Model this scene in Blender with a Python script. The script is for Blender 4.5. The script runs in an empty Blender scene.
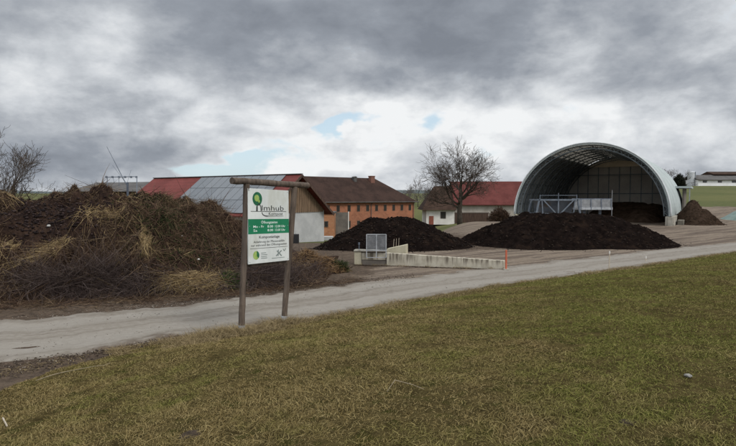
import bpy, math, random
import numpy as np
from mathutils import Vector, Matrix

random.seed(7)
rng = np.random.default_rng(7)
C = bpy.context.scene.collection
SC = bpy.context.scene
R = math.radians

# ------------------------------------------------------------------ camera
ZC = 2.5
F = 550.0
PITCH = math.atan(25 / 550)
cam_d = bpy.data.cameras.new('camera')
cam = bpy.data.objects.new('camera', cam_d)
C.objects.link(cam)
cam.location = (0, 0, ZC)
cam.rotation_euler = (math.pi / 2 - PITCH, 0, 0)
cam_d.sensor_width = 36
cam_d.lens = 36 * F / 736
cam_d.clip_start = 0.1
cam_d.clip_end = 6000
SC.camera = cam

# ------------------------------------------------------------------ colour management
SC.view_settings.view_transform = 'Standard'
SC.view_settings.look = 'None'
SC.view_settings.exposure = 0.15
SC.view_settings.gamma = 1
SC.view_settings.use_curve_mapping = False

# ------------------------------------------------------------------ node helper
class G:
    def __init__(s, tree):
        s.t = tree
        s.n = tree.nodes
    def node(s, typ, **kw):
        n = s.n.new(typ)
        for k, v in kw.items():
            setattr(n, k, v)
        return n
    def put(s, sock, v):
        if isinstance(v, bpy.types.NodeSocket):
            s.t.links.new(v, sock)
        elif isinstance(v, (tuple, list)) and len(v) == 3 and sock.type == 'RGBA':
            sock.default_value = (*v, 1)
        else:
            sock.default_value = v
    def math(s, op, a, b=None, c=None, clamp=False):
        n = s.node('ShaderNodeMath', operation=op, use_clamp=clamp)
        s.put(n.inputs[0], a)
        if b is not None: s.put(n.inputs[1], b)
        if c is not None: s.put(n.inputs[2], c)
        return n.outputs[0]
    def vmath(s, op, a, b=None, out=0):
        n = s.node('ShaderNodeVectorMath', operation=op)
        s.put(n.inputs[0], a)
        if b is not None: s.put(n.inputs[1], b)
        return n.outputs[out]
    def mix(s, f, a, b, mode='MIX'):
        n = s.node('ShaderNodeMix', data_type='RGBA', blend_type=mode)
        s.put(n.inputs[0], f); s.put(n.inputs[6], a); s.put(n.inputs[7], b)
        return n.outputs[2]
    def noise(s, vec, scale=5, detail=4, rough=.55, dist=0.0, color=False, dims='3D'):
        n = s.node('ShaderNodeTexNoise', noise_dimensions=dims)
        s.put(n.inputs['Vector'], vec)
        n.inputs['Scale'].default_value = scale
        n.inputs['Detail'].default_value = detail
        n.inputs['Roughness'].default_value = rough
        n.inputs['Distortion'].default_value = dist
        return n.outputs[1 if color else 0]
    def ramp(s, f, lo, hi, a=0.0, b=1.0):
        n = s.node('ShaderNodeMapRange', interpolation_type='SMOOTHSTEP')
        s.put(n.inputs[0], f)
        n.inputs[1].default_value = lo; n.inputs[2].default_value = hi
        n.inputs[3].default_value = a; n.inputs[4].default_value = b
        return n.outputs[0]
    def cramp(s, f, stops):
        n = s.node('ShaderNodeValToRGB')
        el = n.color_ramp.elements
        while len(el) > 1: el.remove(el[-1])
        el[0].position = stops[0][0]; el[0].color = (*stops[0][1], 1)
        for p, c in stops[1:]:
            e = el.new(p); e.color = (*c, 1)
        s.put(n.inputs[0], f)
        return n.outputs[0]
    def mapping(s, vec, scale=(1, 1, 1), rot=(0, 0, 0), loc=(0, 0, 0)):
        n = s.node('ShaderNodeMapping')
        s.put(n.inputs[0], vec)
        n.inputs[1].default_value = loc; n.inputs[2].default_value = rot; n.inputs[3].default_value = scale
        return n.outputs[0]

# ------------------------------------------------------------------ sky
SUN_EL, SUN_AZ = 44.0, 128.0      # degrees; azimuth clockwise from +Y (view direction)
world = bpy.data.worlds.new('World')
SC.world = world
world.use_nodes = True
g = G(world.node_tree)
g.n.clear()
nish = g.node('ShaderNodeTexSky', sky_type='NISHITA')
nish.sun_disc = False
nish.sun_elevation = R(SUN_EL)
nish.sun_rotation = R(SUN_AZ)
nish.air_density = 1.0; nish.dust_density = 1.5
tc = g.node('ShaderNodeTexCoord')
D = tc.outputs['Generated']
sep = g.node('ShaderNodeSeparateXYZ'); g.put(sep.inputs[0], D)
dx, dy, dz = sep.outputs
elev = g.math('MAXIMUM', dz, 0.0)
# flat cloud layer seen in perspective
inv = g.math('DIVIDE', 1.0, g.math('ADD', elev, 0.20))
comb = g.node('ShaderNodeCombineXYZ')
g.put(comb.inputs[0], g.math('MULTIPLY', dx, inv))
g.put(comb.inputs[1], g.math('MULTIPLY', dy, inv))
comb.inputs[2].default_value = 3.7
P = comb.outputs[0]
wob = g.noise(P, 1.3, 3, .5, color=True)
P2 = g.vmath('ADD', P, g.vmath('MULTIPLY', g.vmath('SUBTRACT', wob, (.5, .5, .5)), (.7, .7, .7)))
n_big = g.noise(P2, 0.75, 5, .52)
DW = g.vmath('ADD', D, g.vmath('MULTIPLY', g.vmath('SUBTRACT', wob, (.5, .5, .5)), (.07, .07, .05)))
n_mid = g.noise(g.mapping(DW, (1, 1, 2.0), loc=(7, 3, 1)), 3.9, 9, .58)
n_fine = g.noise(g.mapping(D, (1, 1, 1.7)), 6.5, 9, .6, dist=.15)
bil = g.noise(g.mapping(D, (1, 1, 1.9), loc=(4, 2, 6)), 5.6, 6, .55, dist=.15)
n_puff = g.math('MULTIPLY', g.math('ABSOLUTE', g.math('SUBTRACT', bil, .5)), 3.0)
# azimuth and elevation of the view ray, in units where 1 = 45 degrees
dyp = g.math('MAXIMUM', g.math('ABSOLUTE', dy), 0.05)
az = g.math('DIVIDE', dx, dyp)
el_ = g.math('DIVIDE', dz, dyp)
wob2 = g.noise(g.mapping(D, (1, 1, 2.0)), 3.6, 5, .6, color=True)
ws = g.node('ShaderNodeSeparateXYZ'); g.put(ws.inputs[0], g.vmath('SUBTRACT', wob2, (.5, .5, .5)))
az = g.math('ADD', az, g.math('MULTIPLY', ws.outputs[0], .32))
el_ = g.math('ADD', el_, g.math('MULTIPLY', ws.outputs[1], .16))
front = g.ramp(dy, 0.0, .3)
def bank(px, py, rx, ry, rot, amp):
    """a cloud bank: soft ellipse round one direction of the sky"""
    a0, e0 = (px - 368) / 550, (198 - py) / 550
    c, s = math.cos(R(rot)), math.sin(R(rot))
    u = g.math('SUBTRACT', az, a0); v = g.math('SUBTRACT', el_, e0)
    uu = g.math('ADD', g.math('MULTIPLY', u, c), g.math('MULTIPLY', v, s))
    vv = g.math('SUBTRACT', g.math('MULTIPLY', v, c), g.math('MULTIPLY', u, s))
    uu = g.math('DIVIDE', uu, rx / 550); vv = g.math('DIVIDE', vv, ry / 550)
    d2 = g.math('ADD', g.math('MULTIPLY', uu, uu), g.math('MULTIPLY', vv, vv))
    return g.math('MULTIPLY', g.math('POWER', 2.718, g.math('MULTIPLY', d2, -1.0)), amp)
def total(lst):
    t = None
    for b in lst:
        r = bank(*b)
        t = r if t is None else g.math('ADD', t, r)
    return t
banks = total([
    (400, 20, 250, 62, -6, -.34),      # the dark mass overhead
    (300, 85, 120, 26, 0, -.12),
    (470, 62, 110, 32, 28, -.16),
    (250, 18, 140, 45, 0, -.08),
    (100, 105, 150, 20, 5, -.06),
    (60, 160, 190, 26, 0, -.26),
    (60, 30, 120, 50, 0, .02),
    (330, 125, 90, 28, 12, .15),
    (390, 150, 90, 30, 0, .12),
    (240, 163, 85, 14, 0, .30),
    (520, 92, 150, 34, 22, .12),
    (420, 125, 60, 20, 0, .14),
    (575, 50, 60, 24, 20, .16),
    (500, 165, 70, 18, 0, .16),
    (570, 112, 90, 16, 15, .12),
    (130, 60, 70, 26, 20, -.03),
    (120, 127, 90, 10, 4, .10),
    (690, 110, 110, 60, 0, .06),
    (700, 168, 90, 18, 0, -.10),
    (690, 20, 120, 40, 0, -.08),
])
banks = g.math('MULTIPLY', banks, front)
v = g.math('ADD', .555, banks)
v = g.math('ADD', v, g.math('MULTIPLY', g.math('SUBTRACT', n_big, .5), .42))
v = g.math('ADD', v, g.math('MULTIPLY', g.math('SUBTRACT', n_mid, .5), .66))
v = g.math('ADD', v, g.math('MULTIPLY', g.math('SUBTRACT', n_fine, .5), .72))
v = g.math('ADD', v, g.math('MULTIPLY', g.math('SUBTRACT', n_puff, .22), g.ramp(dz, .34, .05, .12, .30)))
v = g.math('ADD', g.math('MULTIPLY', g.math('SUBTRACT', v, .5), 1.18), .505)
cloud = g.cramp(v, [(0.05, (.195, .215, .25)), (.28, (.27, .295, .335)), (.46, (.40, .425, .46)),
                    (.62, (.57, .595, .625)), (.84, (.80, .815, .825))])
holes = total([
    (225, 161, 50, 8, 4, 1.35), (350, 134, 26, 7, 10, .75), (425, 131, 22, 12, 60, .6),
    (372, 128, 40, 10, 0, .45), (500, 160, 40, 7, 0, .45), (590, 48, 40, 9, 15, .30), (480, 172, 50, 8, 0, .5), (225, 70, 50, 8, 0, .12),
])
hole = g.math('MULTIPLY', g.math('ADD', holes, g.math('MULTIPLY', g.math('SUBTRACT', n_fine, .5), 2.2)), front)
hole = g.ramp(hole, .30, .75, 0, .85)
blue = g.mix(.6, g.vmath('MULTIPLY', nish.outputs[0], (.12, .12, .12)), (.55, .72, .84))
skycol = g.mix(hole, cloud, blue)
# overcast vault: brighter towards the zenith and behind the viewer, where the sun stands behind the cloud
lift = g.math('ADD', 1.0, g.math('MULTIPLY', g.ramp(dz, .40, .85), 1.7))
lift = g.math('ADD', lift, g.math('MULTIPLY', g.ramp(dy, .2, -.5), .9))
cs = g.node('ShaderNodeCombineXYZ')
for q in range(3): g.put(cs.inputs[q], g.math('MULTIPLY', lift, 10.0))
skycol = g.vmath('MULTIPLY', skycol, cs.outputs[0])
bg = g.node('ShaderNodeBackground')
g.put(bg.inputs[0], skycol)
bg.inputs[1].default_value = 0.1
wo = g.node('ShaderNodeOutputWorld')
g.put(wo.inputs[0], bg.outputs[0])

# ------------------------------------------------------------------ sun (overcast)
sd = bpy.data.lights.new('sun', 'SUN')
sun = bpy.data.objects.new('sun', sd)
C.objects.link(sun)
sd.energy = 1.7
sd.angle = R(18)
sd.color = (1, .95, .88)
sv = Vector((math.sin(R(SUN_AZ)) * math.cos(R(SUN_EL)), math.cos(R(SUN_AZ)) * math.cos(R(SUN_EL)), math.sin(R(SUN_EL))))
sun.rotation_euler = sv.to_track_quat('Z', 'Y').to_euler()

# ------------------------------------------------------------------ numpy noise
def _hash(ix, iy, iz, seed):
    n = (ix * 374761393 + iy * 668265263 + iz * 2147483647 + seed * 1274126177) & 0xFFFFFFFF
    n = ((n ^ (n >> 13)) * 1274126177) & 0xFFFFFFFF
    n = n ^ (n >> 16)
    return (n & 0xFFFF) / 65535.0
def vnoise(x, y, z=0.0, seed=0):
    x = np.asarray(x, float); y = np.asarray(y, float); z = np.zeros_like(x) + z
    ix, iy, iz = np.floor(x).astype(np.int64), np.floor(y).astype(np.int64), np.floor(z).astype(np.int64)
    fx, fy, fz = x - ix, y - iy, z - iz
    fx, fy, fz = [t * t * (3 - 2 * t) for t in (fx, fy, fz)]
    r = 0
    for a in (0, 1):
        for b in (0, 1):
            for c in (0, 1):
                w = (fx if a else 1 - fx) * (fy if b else 1 - fy) * (fz if c else 1 - fz)
                r = r + w * _hash(ix + a, iy + b, iz + c, seed)
    return r
def fbm(x, y, z=0.0, oct=4, seed=0, gain=.5):
    a, s, t, f = 1.0, 0, 0, 1.0
    for i in range(oct):
        s = s + a * (vnoise(x * f, y * f, z * f if not np.isscalar(z) or z else z, seed + i * 17) - .5)
        t += a; a *= gain; f *= 2.03
    return s / t * 2
def ss(a, b, x):
    t = np.clip((np.asarray(x, float) - a) / (b - a), 0, 1)
    return t * t * (3 - 2 * t)

# ------------------------------------------------------------------ terrain
def H(x, y):
    x = np.asarray(x, float); y = np.asarray(y, float)
    yy = np.maximum(y, 1.0)
    a = x / yy
    L = np.interp(y, [26, 36, 53, 80, 110, 140, 200, 420, 1500], [0, -.55, -1.8, -3.2, -4.3, -4.0, 1.6, 6.0, 8.0])
    Mi = np.interp(y, [55, 62, 80, 118, 140, 200, 420, 1500], [0, -.15, -1.2, -2.7, -2.3, 1.6, 6.0, 8.0])
    Rr = np.interp(y, [52, 60, 66, 75, 110, 150, 250, 420, 1500], [0, .35, .8, 1.4, 3.6, 5.4, 8.0, 10.0, 12.0])
    m = ss(.06, .2, a); r = ss(.30, .52, a)
    return (L * (1 - m) + Mi * m) * (1 - r) + Rr * r
def Hs(x, y): return float(H(x, y))

EDGE = np.array([(-11, -6), (-7.6, 1.5), (-5.4, 5.6), (-4.75, 7.1), (-4.5, 8.0), (-4.1, 8.76), (-3.4, 9.45), (-2.3, 10.25), (0, 12.4), (3.4, 15.4), (8.15, 18.8),
                 (12.2, 21.8), (16.8, 25.2), (27, 31.6), (46, 42.6), (80, 60)], float)
def sdist(x, y, poly):
    x = np.asarray(x, float); y = np.asarray(y, float)
    best = np.full(x.shape, 1e9); sg = np.ones(x.shape)
    for (x0, y0), (x1, y1) in zip(poly[:-1], poly[1:]):
        ex, ey = x1 - x0, y1 - y0
        l2 = ex * ex + ey * ey
        t = np.clip(((x - x0) * ex + (y - y0) * ey) / l2, 0, 1)
        ddx, ddy = x - x0 - t * ex, y - y0 - t * ey
        d = np.hypot(ddx, ddy)
        cr = ex * ddy - ey * ddx
        sel = d < best - 1e-9
        best = np.where(sel, d, best); sg = np.where(sel, np.where(cr < 0, 1, -1), sg)
    return best * sg
def qmeadow(x, y):
    return sdist(x, y, EDGE) + .22 * fbm(x * .9, y * .9, 0, 3, 5)
def MZ(x, y, q=None):
    if q is None: q = qmeadow(x, y)
    qp = np.maximum(q, 0)
    z = .98 * (1 - np.exp(-(qp / 4.2) ** 1.3)) + .035 * fbm(x * 1.1, y * 1.1, 0, 3, 9) * ss(0, 1.5, q) + .25 * fbm(x * .12, y * .12, 0, 2, 3) * ss(4, 14, q)
    return np.where(q > 0, z + .012 * ss(0, .1, q), -.35 * np.maximum(-q, 0))
def gz(x, y):
    """top of the ground at a point: meadow or terrain"""
    q = float(qmeadow(np.array([x]), np.array([y]))[0])
    return float(MZ(np.array([x]), np.array([y]))[0]) if q > 0 else Hs(x, y)

def at(px, py, d):
    """world point seen at a photograph pixel, d metres ahead of the camera"""
    u, w = (px - 368) / F, (223 - py) / F
    cp, sp = math.cos(PITCH), math.sin(PITCH)
    dv = Vector((u, cp + w * sp, -sp + w * cp))
    return Vector((0, 0, ZC)) + dv * (d / dv.y)

# ------------------------------------------------------------------ mesh helpers
class MB:
    def __init__(s):
        s.v = []; s.f = []
    def add(s, vs, fs):
        o = len(s.v)
        s.v += [tuple(p) for p in vs]
        s.f += [tuple(i + o for i in q) for q in fs]
        return s
    def hexa(s, p):
        """8 points: bottom ring 0-3, top ring 4-7"""
        return s.add(p, [(3, 2, 1, 0), (4, 5, 6, 7), (0, 1, 5, 4), (1, 2, 6, 5), (2, 3, 7, 6), (3, 0, 4, 7)])
    def box(s, x0, x1, y0, y1, z0, z1):
        return s.hexa([(x0, y0, z0), (x1, y0, z0), (x1, y1, z0), (x0, y1, z0), (x0, y0, z1), (x1, y0, z1), (x1, y1, z1), (x0, y1, z1)])
    def bar(s, a, b, w, h=None):
        """square bar from a to b"""
        a, b = Vector(a), Vector(b); h = h or w
        t = (b - a).normalized()
        up = Vector((0, 0, 1)) if abs(t.z) < .95 else Vector((0, 1, 0))
        n = t.cross(up).normalized(); m = n.cross(t).normalized()
        q = []
        for c in (a, b):
            q += [c - n * w / 2 - m * h / 2, c + n * w / 2 - m * h / 2, c + n * w / 2 + m * h / 2, c - n * w / 2 + m * h / 2]
        return s.hexa(q)
    def tube(s, pts, rad, n=8, cap=True):
        pts = [Vector(p) for p in pts]
        if not hasattr(rad, '__len__'): rad = [rad] * len(pts)
        rings = []; prev = None
        for i, p in enumerate(pts):
            t = (pts[min(i + 1, len(pts) - 1)] - pts[max(i - 1, 0)])
            t = t.normalized() if t.length > 1e-9 else Vector((0, 0, 1))
            if prev is None:
                up = Vector((0, 0, 1)) if abs(t.z) < .9 else Vector((1, 0, 0))
                a = t.cross(up).normalized()
            else:
                a = (prev - t * prev.dot(t))
                a = a.normalized() if a.length > 1e-6 else t.orthogonal().normalized()
            prev = a; b = t.cross(a)
            rings.append([p + (a * math.cos(2 * math.pi * k / n) + b * math.sin(2 * math.pi * k / n)) * rad[i] for k in range(n)])
        o = len(s.v)
        for r_ in rings: s.v += [tuple(p) for p in r_]
        for i in range(len(pts) - 1):
            for k in range(n):
                k2 = (k + 1) % n
                s.f.append((o + i * n + k, o + i * n + k2, o + (i + 1) * n + k2, o + (i + 1) * n + k))
        if cap:
            s.f.append(tuple(o + k for k in reversed(range(n))))
            s.f.append(tuple(o + (len(pts) - 1) * n + k for k in range(n)))
        return s
    def prism(s, poly, d):
        """planar polygon (3d points) extruded by vector d"""
        n = len(poly); d = Vector(d)
        vs = [Vector(p) for p in poly] + [Vector(p) + d for p in poly]
        fs = [tuple(reversed(range(n))), tuple(range(n, 2 * n))] + [(i, (i + 1) % n, n + (i + 1) % n, n + i) for i in range(n)]
        return s.add(vs, fs)
    def build(s, name, mat, parent=None, smooth=False, xf=None, bevel=0.0):
        me = bpy.data.meshes.new(name)
        vs = s.v if xf is None else [tuple(xf @ Vector(p)) for p in s.v]
        me.from_pydata(vs, [], s.f)
        return link(name, me, mat, parent, smooth, bevel)
def link(name, me, mat, parent=None, smooth=False, bevel=0.0):
    import bmesh
    bm = bmesh.new(); bm.from_mesh(me)
    bmesh.ops.recalc_face_normals(bm, faces=bm.faces)
    bm.to_mesh(me); bm.free()
    if smooth: me.polygons.foreach_set('use_smooth', [True] * len(me.polygons))
    me.materials.append(mat)
    o = bpy.data.objects.new(name, me)
    C.objects.link(o)
    if parent:
        o.parent = parent
        o.matrix_parent_inverse = parent.matrix_basis.inverted()
    if bevel:
        b = o.modifiers.new('bevel', 'BEVEL'); b.width = bevel; b.segments = 2; b.limit_method = 'ANGLE'
    return o
def npmesh(name, V, Fq, mat, parent=None, smooth=False, attrs=None):
    """mesh from numpy arrays; every face has the same number of corners"""
    V = np.asarray(V, np.float32); Fq = np.asarray(Fq, np.int32)
    me = bpy.data.meshes.new(name)
    me.vertices.add(len(V)); me.vertices.foreach_set('co', V.ravel())
    nf, k = Fq.shape
    me.loops.add(nf * k); me.loops.foreach_set('vertex_index', Fq.ravel())
    me.polygons.add(nf)
    me.polygons.foreach_set('loop_start', np.arange(0, nf * k, k, dtype=np.int32))
    if smooth: me.polygons.foreach_set('use_smooth', np.ones(nf, bool))
    for an, av in (attrs or {}).items():
        av = np.asarray(av, np.float32)
        if av.ndim == 1:
            at_ = me.attributes.new(an, 'FLOAT', 'POINT'); at_.data.foreach_set('value', av)
        else:
            at_ = me.attributes.new(an, 'FLOAT_VECTOR', 'POINT'); at_.data.foreach_set('vector', av.ravel())
    me.update(calc_edges=True)
    me.materials.append(mat)
    o = bpy.data.objects.new(name, me)
    C.objects.link(o)
    if parent:
        o.parent = parent
        o.matrix_parent_inverse = parent.matrix_basis.inverted()
    return o
def gridfaces(nx, ny, keep=None):
    i, j = np.meshgrid(np.arange(nx - 1), np.arange(ny - 1), indexing='ij')
    a = (i * ny + j).ravel()
    f = np.stack([a, a + ny, a + ny + 1, a + 1], 1)
    return f if keep is None else f[keep]
def empty(name, loc, label, cat, group=None):
    o = bpy.data.objects.new(name, None); C.objects.link(o)
    o.empty_display_size = .2
    o.matrix_basis = Matrix.Translation(Vector(loc))
    return tag(o, label, cat, group)
def tag(o, label, cat, group=None):
    o['label'] = label; o['category'] = cat
    if group: o['group'] = group
    return o
def structure(o): o['kind'] = 'structure'; return o

def strands(base, dirs, length, width, bend, nseg=3, tri=True):
    """many thin curved stems: base (n,3), dirs (n,3), length (n,), width (n,), bend (n,3) added towards the tip"""
    n = len(base)
    d = dirs / np.linalg.norm(dirs, axis=1, keepdims=True)
    ref = rng.normal(size=(n, 3)); a = np.cross(d, ref); a /= np.linalg.norm(a, axis=1, keepdims=True) + 1e-9
    b = np.cross(d, a)
    k = 3 if tri else 2
    rings = []
    for i in range(nseg + 1):
        t = i / nseg
        c = base + d * (length * t)[:, None] + bend * (length * t * t)[:, None]
        w = width * (1 - .8 * t ** 1.5) * .5
        if tri:
            for q in range(3):
                an = 2 * math.pi * q / 3
                rings.append(c + (a * math.cos(an) + b * math.sin(an)) * w[:, None])
        else:
            rings.append(c - a * w[:, None]); rings.append(c + a * w[:, None])
    V = np.stack(rings, 1)                      # n, (nseg+1)*k, 3
    m = V.shape[1]
    fs = []
    for i in range(nseg):
        if tri:
            for q in range(3):
                q2 = (q + 1) % 3
                fs.append((i * 3 + q, i * 3 + q2, (i + 1) * 3 + q2, (i + 1) * 3 + q))
        else:
            fs.append((i * 2, i * 2 + 1, i * 2 + 3, i * 2 + 2))
    fs = np.array(fs)
    Fq = (np.arange(n)[:, None, None] * m + fs[None]).reshape(-1, 4)
    return V.reshape(-1, 3), Fq
def join_np(parts):
    Vs, Fs, o = [], [], 0
    for V, Fq in parts:
        Vs.append(V); Fs.append(Fq + o); o += len(V)
    return np.concatenate(Vs), np.concatenate(Fs)

# ------------------------------------------------------------------ materials
def newmat(name):
    m = bpy.data.materials.new(name); m.use_nodes = True
    g = G(m.node_tree)
    b = g.n['Principled BSDF']
    b.inputs['Specular IOR Level'].default_value = .25
    return m, g, b
def bump(g, b, h, strength=.5, dist=.02):
    n = g.node('ShaderNodeBump'); n.inputs['Strength'].default_value = strength; n.inputs['Distance'].default_value = dist
    g.put(n.inputs['Height'], h); g.put(b.inputs['Normal'], n.outputs[0])
def rough_mat(name, c1, c2, scale=4, rough=.9, bs=.4, bd=.01, fine=40, metal=0.0, spec=.25, stretch=(1, 1, 1), c3=None):
    m, g, b = newmat(name)
    co = g.node('ShaderNodeTexCoord').outputs['Object']
    co = g.mapping(co, stretch)
    n1 = g.noise(co, scale, 6, .6); n2 = g.noise(co, fine, 4, .6)
    f = g.math('ADD', g.math('MULTIPLY', n1, .7), g.math('MULTIPLY', n2, .3))
    col = g.mix(g.ramp(f, .36, .64), c1, c2)
    if c3:
        col = g.mix(g.ramp(g.noise(g.mapping(co, loc=(5, 9, 2)), scale * .6, 5, .65), .52, .66), col, c3)
    g.put(b.inputs['Base Color'], col)
    b.inputs['Roughness'].default_value = rough
    b.inputs['Metallic'].default_value = metal
    b.inputs['Specular IOR Level'].default_value = spec
    if bs: bump(g, b, g.math('ADD', n1, g.math('MULTIPLY', n2, .5)), bs, bd)
    return m
def island_mat(name, cols, rough=.85, patch=1.2, patch_cols=None, trans=0.0, lo=.42, hi=.58, world=False):
    """strands: colour picked per stem, with slow patches across the surface"""
    m, g, b = newmat(name)
    rnd = g.node('ShaderNodeNewGeometry').outputs['Random Per Island']
    n = len(cols)
    col = g.cramp(rnd, [(i / max(1, n - 1), c) for i, c in enumerate(cols)])
    if patch_cols:
        co = g.node('ShaderNodeTexCoord').outputs['Object']
        col2 = g.cramp(rnd, [(i / max(1, len(patch_cols) - 1), c) for i, c in enumerate(patch_cols)])
        p = g.noise(co, patch, 5, .65)
        if patch_cols and name == 'meadow_grass':
            sx = g.node('ShaderNodeSeparateXYZ'); g.put(sx.inputs[0], co)
            p = g.math('ADD', p, g.math('MULTIPLY', g.ramp(sx.outputs[0], -4, 6, -.14, .09), 1.0))
        p = g.math('ADD', p, g.math('MULTIPLY', g.math('SUBTRACT', g.noise(co, patch * 7, 4, .6), .5), .35))
        col = g.mix(g.ramp(p, lo, hi), col, col2)
    g.put(b.inputs['Base Color'], col)
    b.inputs['Roughness'].default_value = rough
    b.inputs['Specular IOR Level'].default_value = .12
    return m

# ground: dirt around the heaps, paler compacted yard, green fields; masks are vertex attributes broken up by noise
def ground_mat():
    m, g, b = newmat('ground')
    co = g.node('ShaderNodeTexCoord').outputs['Object']
    def attr(n): 
        a = g.node('ShaderNodeAttribute'); a.attribute_name = n; return a
    yard = attr('yard').outputs['Fac']; field = attr('field').outputs['Fac']; flow = attr('flow').outputs['Vector']
    n1 = g.noise(co, .9, 7, .62); n2 = g.noise(co, 7, 6, .62); n3 = g.noise(co, 45, 4, .6)
    fl = g.noise(g.mapping(flow, (.10, 1.6, 1)), 1.0, 6, .6, dist=.3)
    fl2 = g.noise(g.mapping(flow, (.35, 3.4, 1)), 1.0, 6, .65, dist=1.3)
    soil = g.mix(g.ramp(n2, .35, .65), (.038, .027, .019), (.085, .060, .042))
    soil = g.mix(g.math('MULTIPLY', g.ramp(n1, .48, .66), .6), soil, (.115, .085, .060))
    soil = g.mix(g.math('MULTIPLY', g.ramp(n3, .55, .7), .5), soil, (.20, .155, .11))
    pale = g.mix(g.ramp(n2, .3, .7), (.130, .100, .074), (.200, .160, .122))
    pale = g.mix(g.math('MULTIPLY', g.ramp(fl, .45, .60), .85), pale, (.085, .063, .048))
    pale = g.mix(g.math('MULTIPLY', g.ramp(fl2, .50, .64), .6), pale, (.055, .041, .032))
    ym = g.math('ADD', yard, g.math('MULTIPLY', g.math('SUBTRACT', g.math('ADD', g.math('MULTIPLY', n1, .6), g.math('MULTIPLY', n2, .4)), .5), .9))
    col = g.mix(g.ramp(ym, .40, .62), soil, pale)
    f1 = g.noise(co, .05, 6, .6); f2 = g.noise(co, 1.5, 5, .65)
    grass = g.mix(g.ramp(f1, .4, .6), (.060, .070, .022), (.085, .088, .030))
    grass = g.mix(g.math('MULTIPLY', g.ramp(f2, .4, .7), .5), grass, (.11, .095, .042))
    fm = g.math('ADD', field, g.math('MULTIPLY', g.math('SUBTRACT', n1, .5), .8))
    col = g.mix(g.ramp(fm, .42, .58), col, grass)
    g.put(b.inputs['Base Color'], col)
    b.inputs['Roughness'].default_value = .95
    b.inputs['Specular IOR Level'].default_value = .12
    h = g.math('ADD', g.math('ADD', g.math('MULTIPLY', n2, .6), g.math('MULTIPLY', n3, .25)), g.math('MULTIPLY', fl2, -.5))
    bump(g, b, h, 1.0, .10)
    return m
def road_mat():
    m, g, b = newmat('road')
    co = g.node('ShaderNodeTexCoord').outputs['Object']
    a = g.node('ShaderNodeAttribute'); a.attribute_name = 'flow'
    flow = a.outputs['Vector']
    s3 = g.node('ShaderNodeSeparateXYZ'); g.put(s3.inputs[0], flow)
    n1 = g.noise(co, 1.1, 6, .62); n2 = g.noise(co, 9, 5, .6); n3 = g.noise(co, 70, 3, .6)
    fl = g.noise(g.mapping(flow, (.16, 3.2, 1)), 1.0, 6, .62, dist=.4)
    fl2 = g.noise(g.mapping(flow, (.5, 9.0, 1)), 1.0, 5, .6, dist=.6)
    col = g.mix(g.ramp(n2, .3, .7), (.152, .134, .110), (.192, .172, .146))
    col = g.mix(g.math('MULTIPLY', g.ramp(fl, .50, .68), .5), col, (.150, .128, .106))
    col = g.mix(g.math('MULTIPLY', g.ramp(fl2, .57, .68), .6), col, (.095, .076, .061))
    pot = g.noise(g.mapping(flow, (.7, 1.6, 1), loc=(3, 8, 0)), 1.3, 6, .7)
    col = g.mix(g.math('MULTIPLY', g.ramp(pot, .64, .72), .6), col, (.10, .08, .064))
    col = g.mix(g.math('MULTIPLY', g.ramp(n1, .56, .7), .35), col, (.235, .215, .19))
    v = s3.outputs[1]
    # two worn wheel lines, pale and compacted, with damp soil between and beside them
    vw = g.math('ADD', v, g.math('MULTIPLY', g.math('SUBTRACT', fl, .5), .7))
    for c_ in (.72, 1.95):
        d_ = g.math('ABSOLUTE', g.math('SUBTRACT', vw, c_))
        col = g.mix(g.math('MULTIPLY', g.ramp(d_, .34, .12), .45), col, (.215, .198, .172))
        e_ = g.math('ABSOLUTE', g.math('SUBTRACT', d_, .36))
        col = g.mix(g.math('MULTIPLY', g.math('MULTIPLY', g.ramp(e_, .10, .02), g.ramp(n2, .42, .58)), .5), col, (.085, .070, .055))
    # soil washed over both borders
    e = g.math('MINIMUM', v, g.math('SUBTRACT', 2.7, v))
    e = g.math('ADD', e, g.math('MULTIPLY', g.math('SUBTRACT', n1, .5), 1.2))
    col = g.mix(g.ramp(e, .36, .02), col, (.075, .056, .041))
    col = g.mix(g.math('MULTIPLY', g.ramp(n3, .58, .72), .3), col, (.29, .27, .24))
    g.put(b.inputs['Base Color'], col)
    b.inputs['Roughness'].default_value = .93
    b.inputs['Specular IOR Level'].default_value = .15
    bump(g, b, g.math('ADD', g.math('MULTIPLY', n3, .4), g.math('SUBTRACT', g.math('MULTIPLY', n2, .6), g.math('MULTIPLY', fl2, .3))), .4, .015)
    return m
M = {}
M['ground'] = ground_mat()
M['road'] = road_mat()
M['turf'] = rough_mat('turf', (.036, .028, .012), (.078, .060, .025), 6.0, .97, 1.0, .03, 110, spec=.0, c3=(.034, .034, .010))  # turf kept dark so its colour stands for the shade between blades
M['grass'] = island_mat('meadow_grass', [(.105, .076, .028), (.150, .110, .043), (.195, .148, .062), (.26, .205, .096)], .9, .45,
                        [(.070, .078, .015), (.102, .108, .022), (.140, .132, .034), (.19, .165, .058)], lo=.36, hi=.64)
M['dry'] = island_mat('dry_grass', [(.10, .072, .034), (.18, .135, .068), (.26, .20, .11)])
M['compost'] = rough_mat('compost', (.0042, .0031, .0028), (.0098, .0068, .0058), 3.0, 1, .9, .06, 30, spec=.0, c3=(.0145, .0095, .0072))
M['compost_brown'] = rough_mat('compost_brown', (.018, .012, .008), (.042, .028, .020), 2.2, 1, .9, .06, 26, spec=.0)
M['waste_soil'] = rough_mat('waste_soil', (.010, .0070, .0065), (.040, .025, .018), 1.6, 1, .9, .08, 14, spec=.0, c3=(.014, .010, .0095))
M['twig'] = island_mat('twig', [(.020, .011, .007), (.052, .030, .019), (.095, .058, .036), (.155, .105, .068)], .85, .9,
                       [(.024, .014, .009), (.052, .033, .020), (.10, .066, .038), (.19, .135, .082)])
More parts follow.
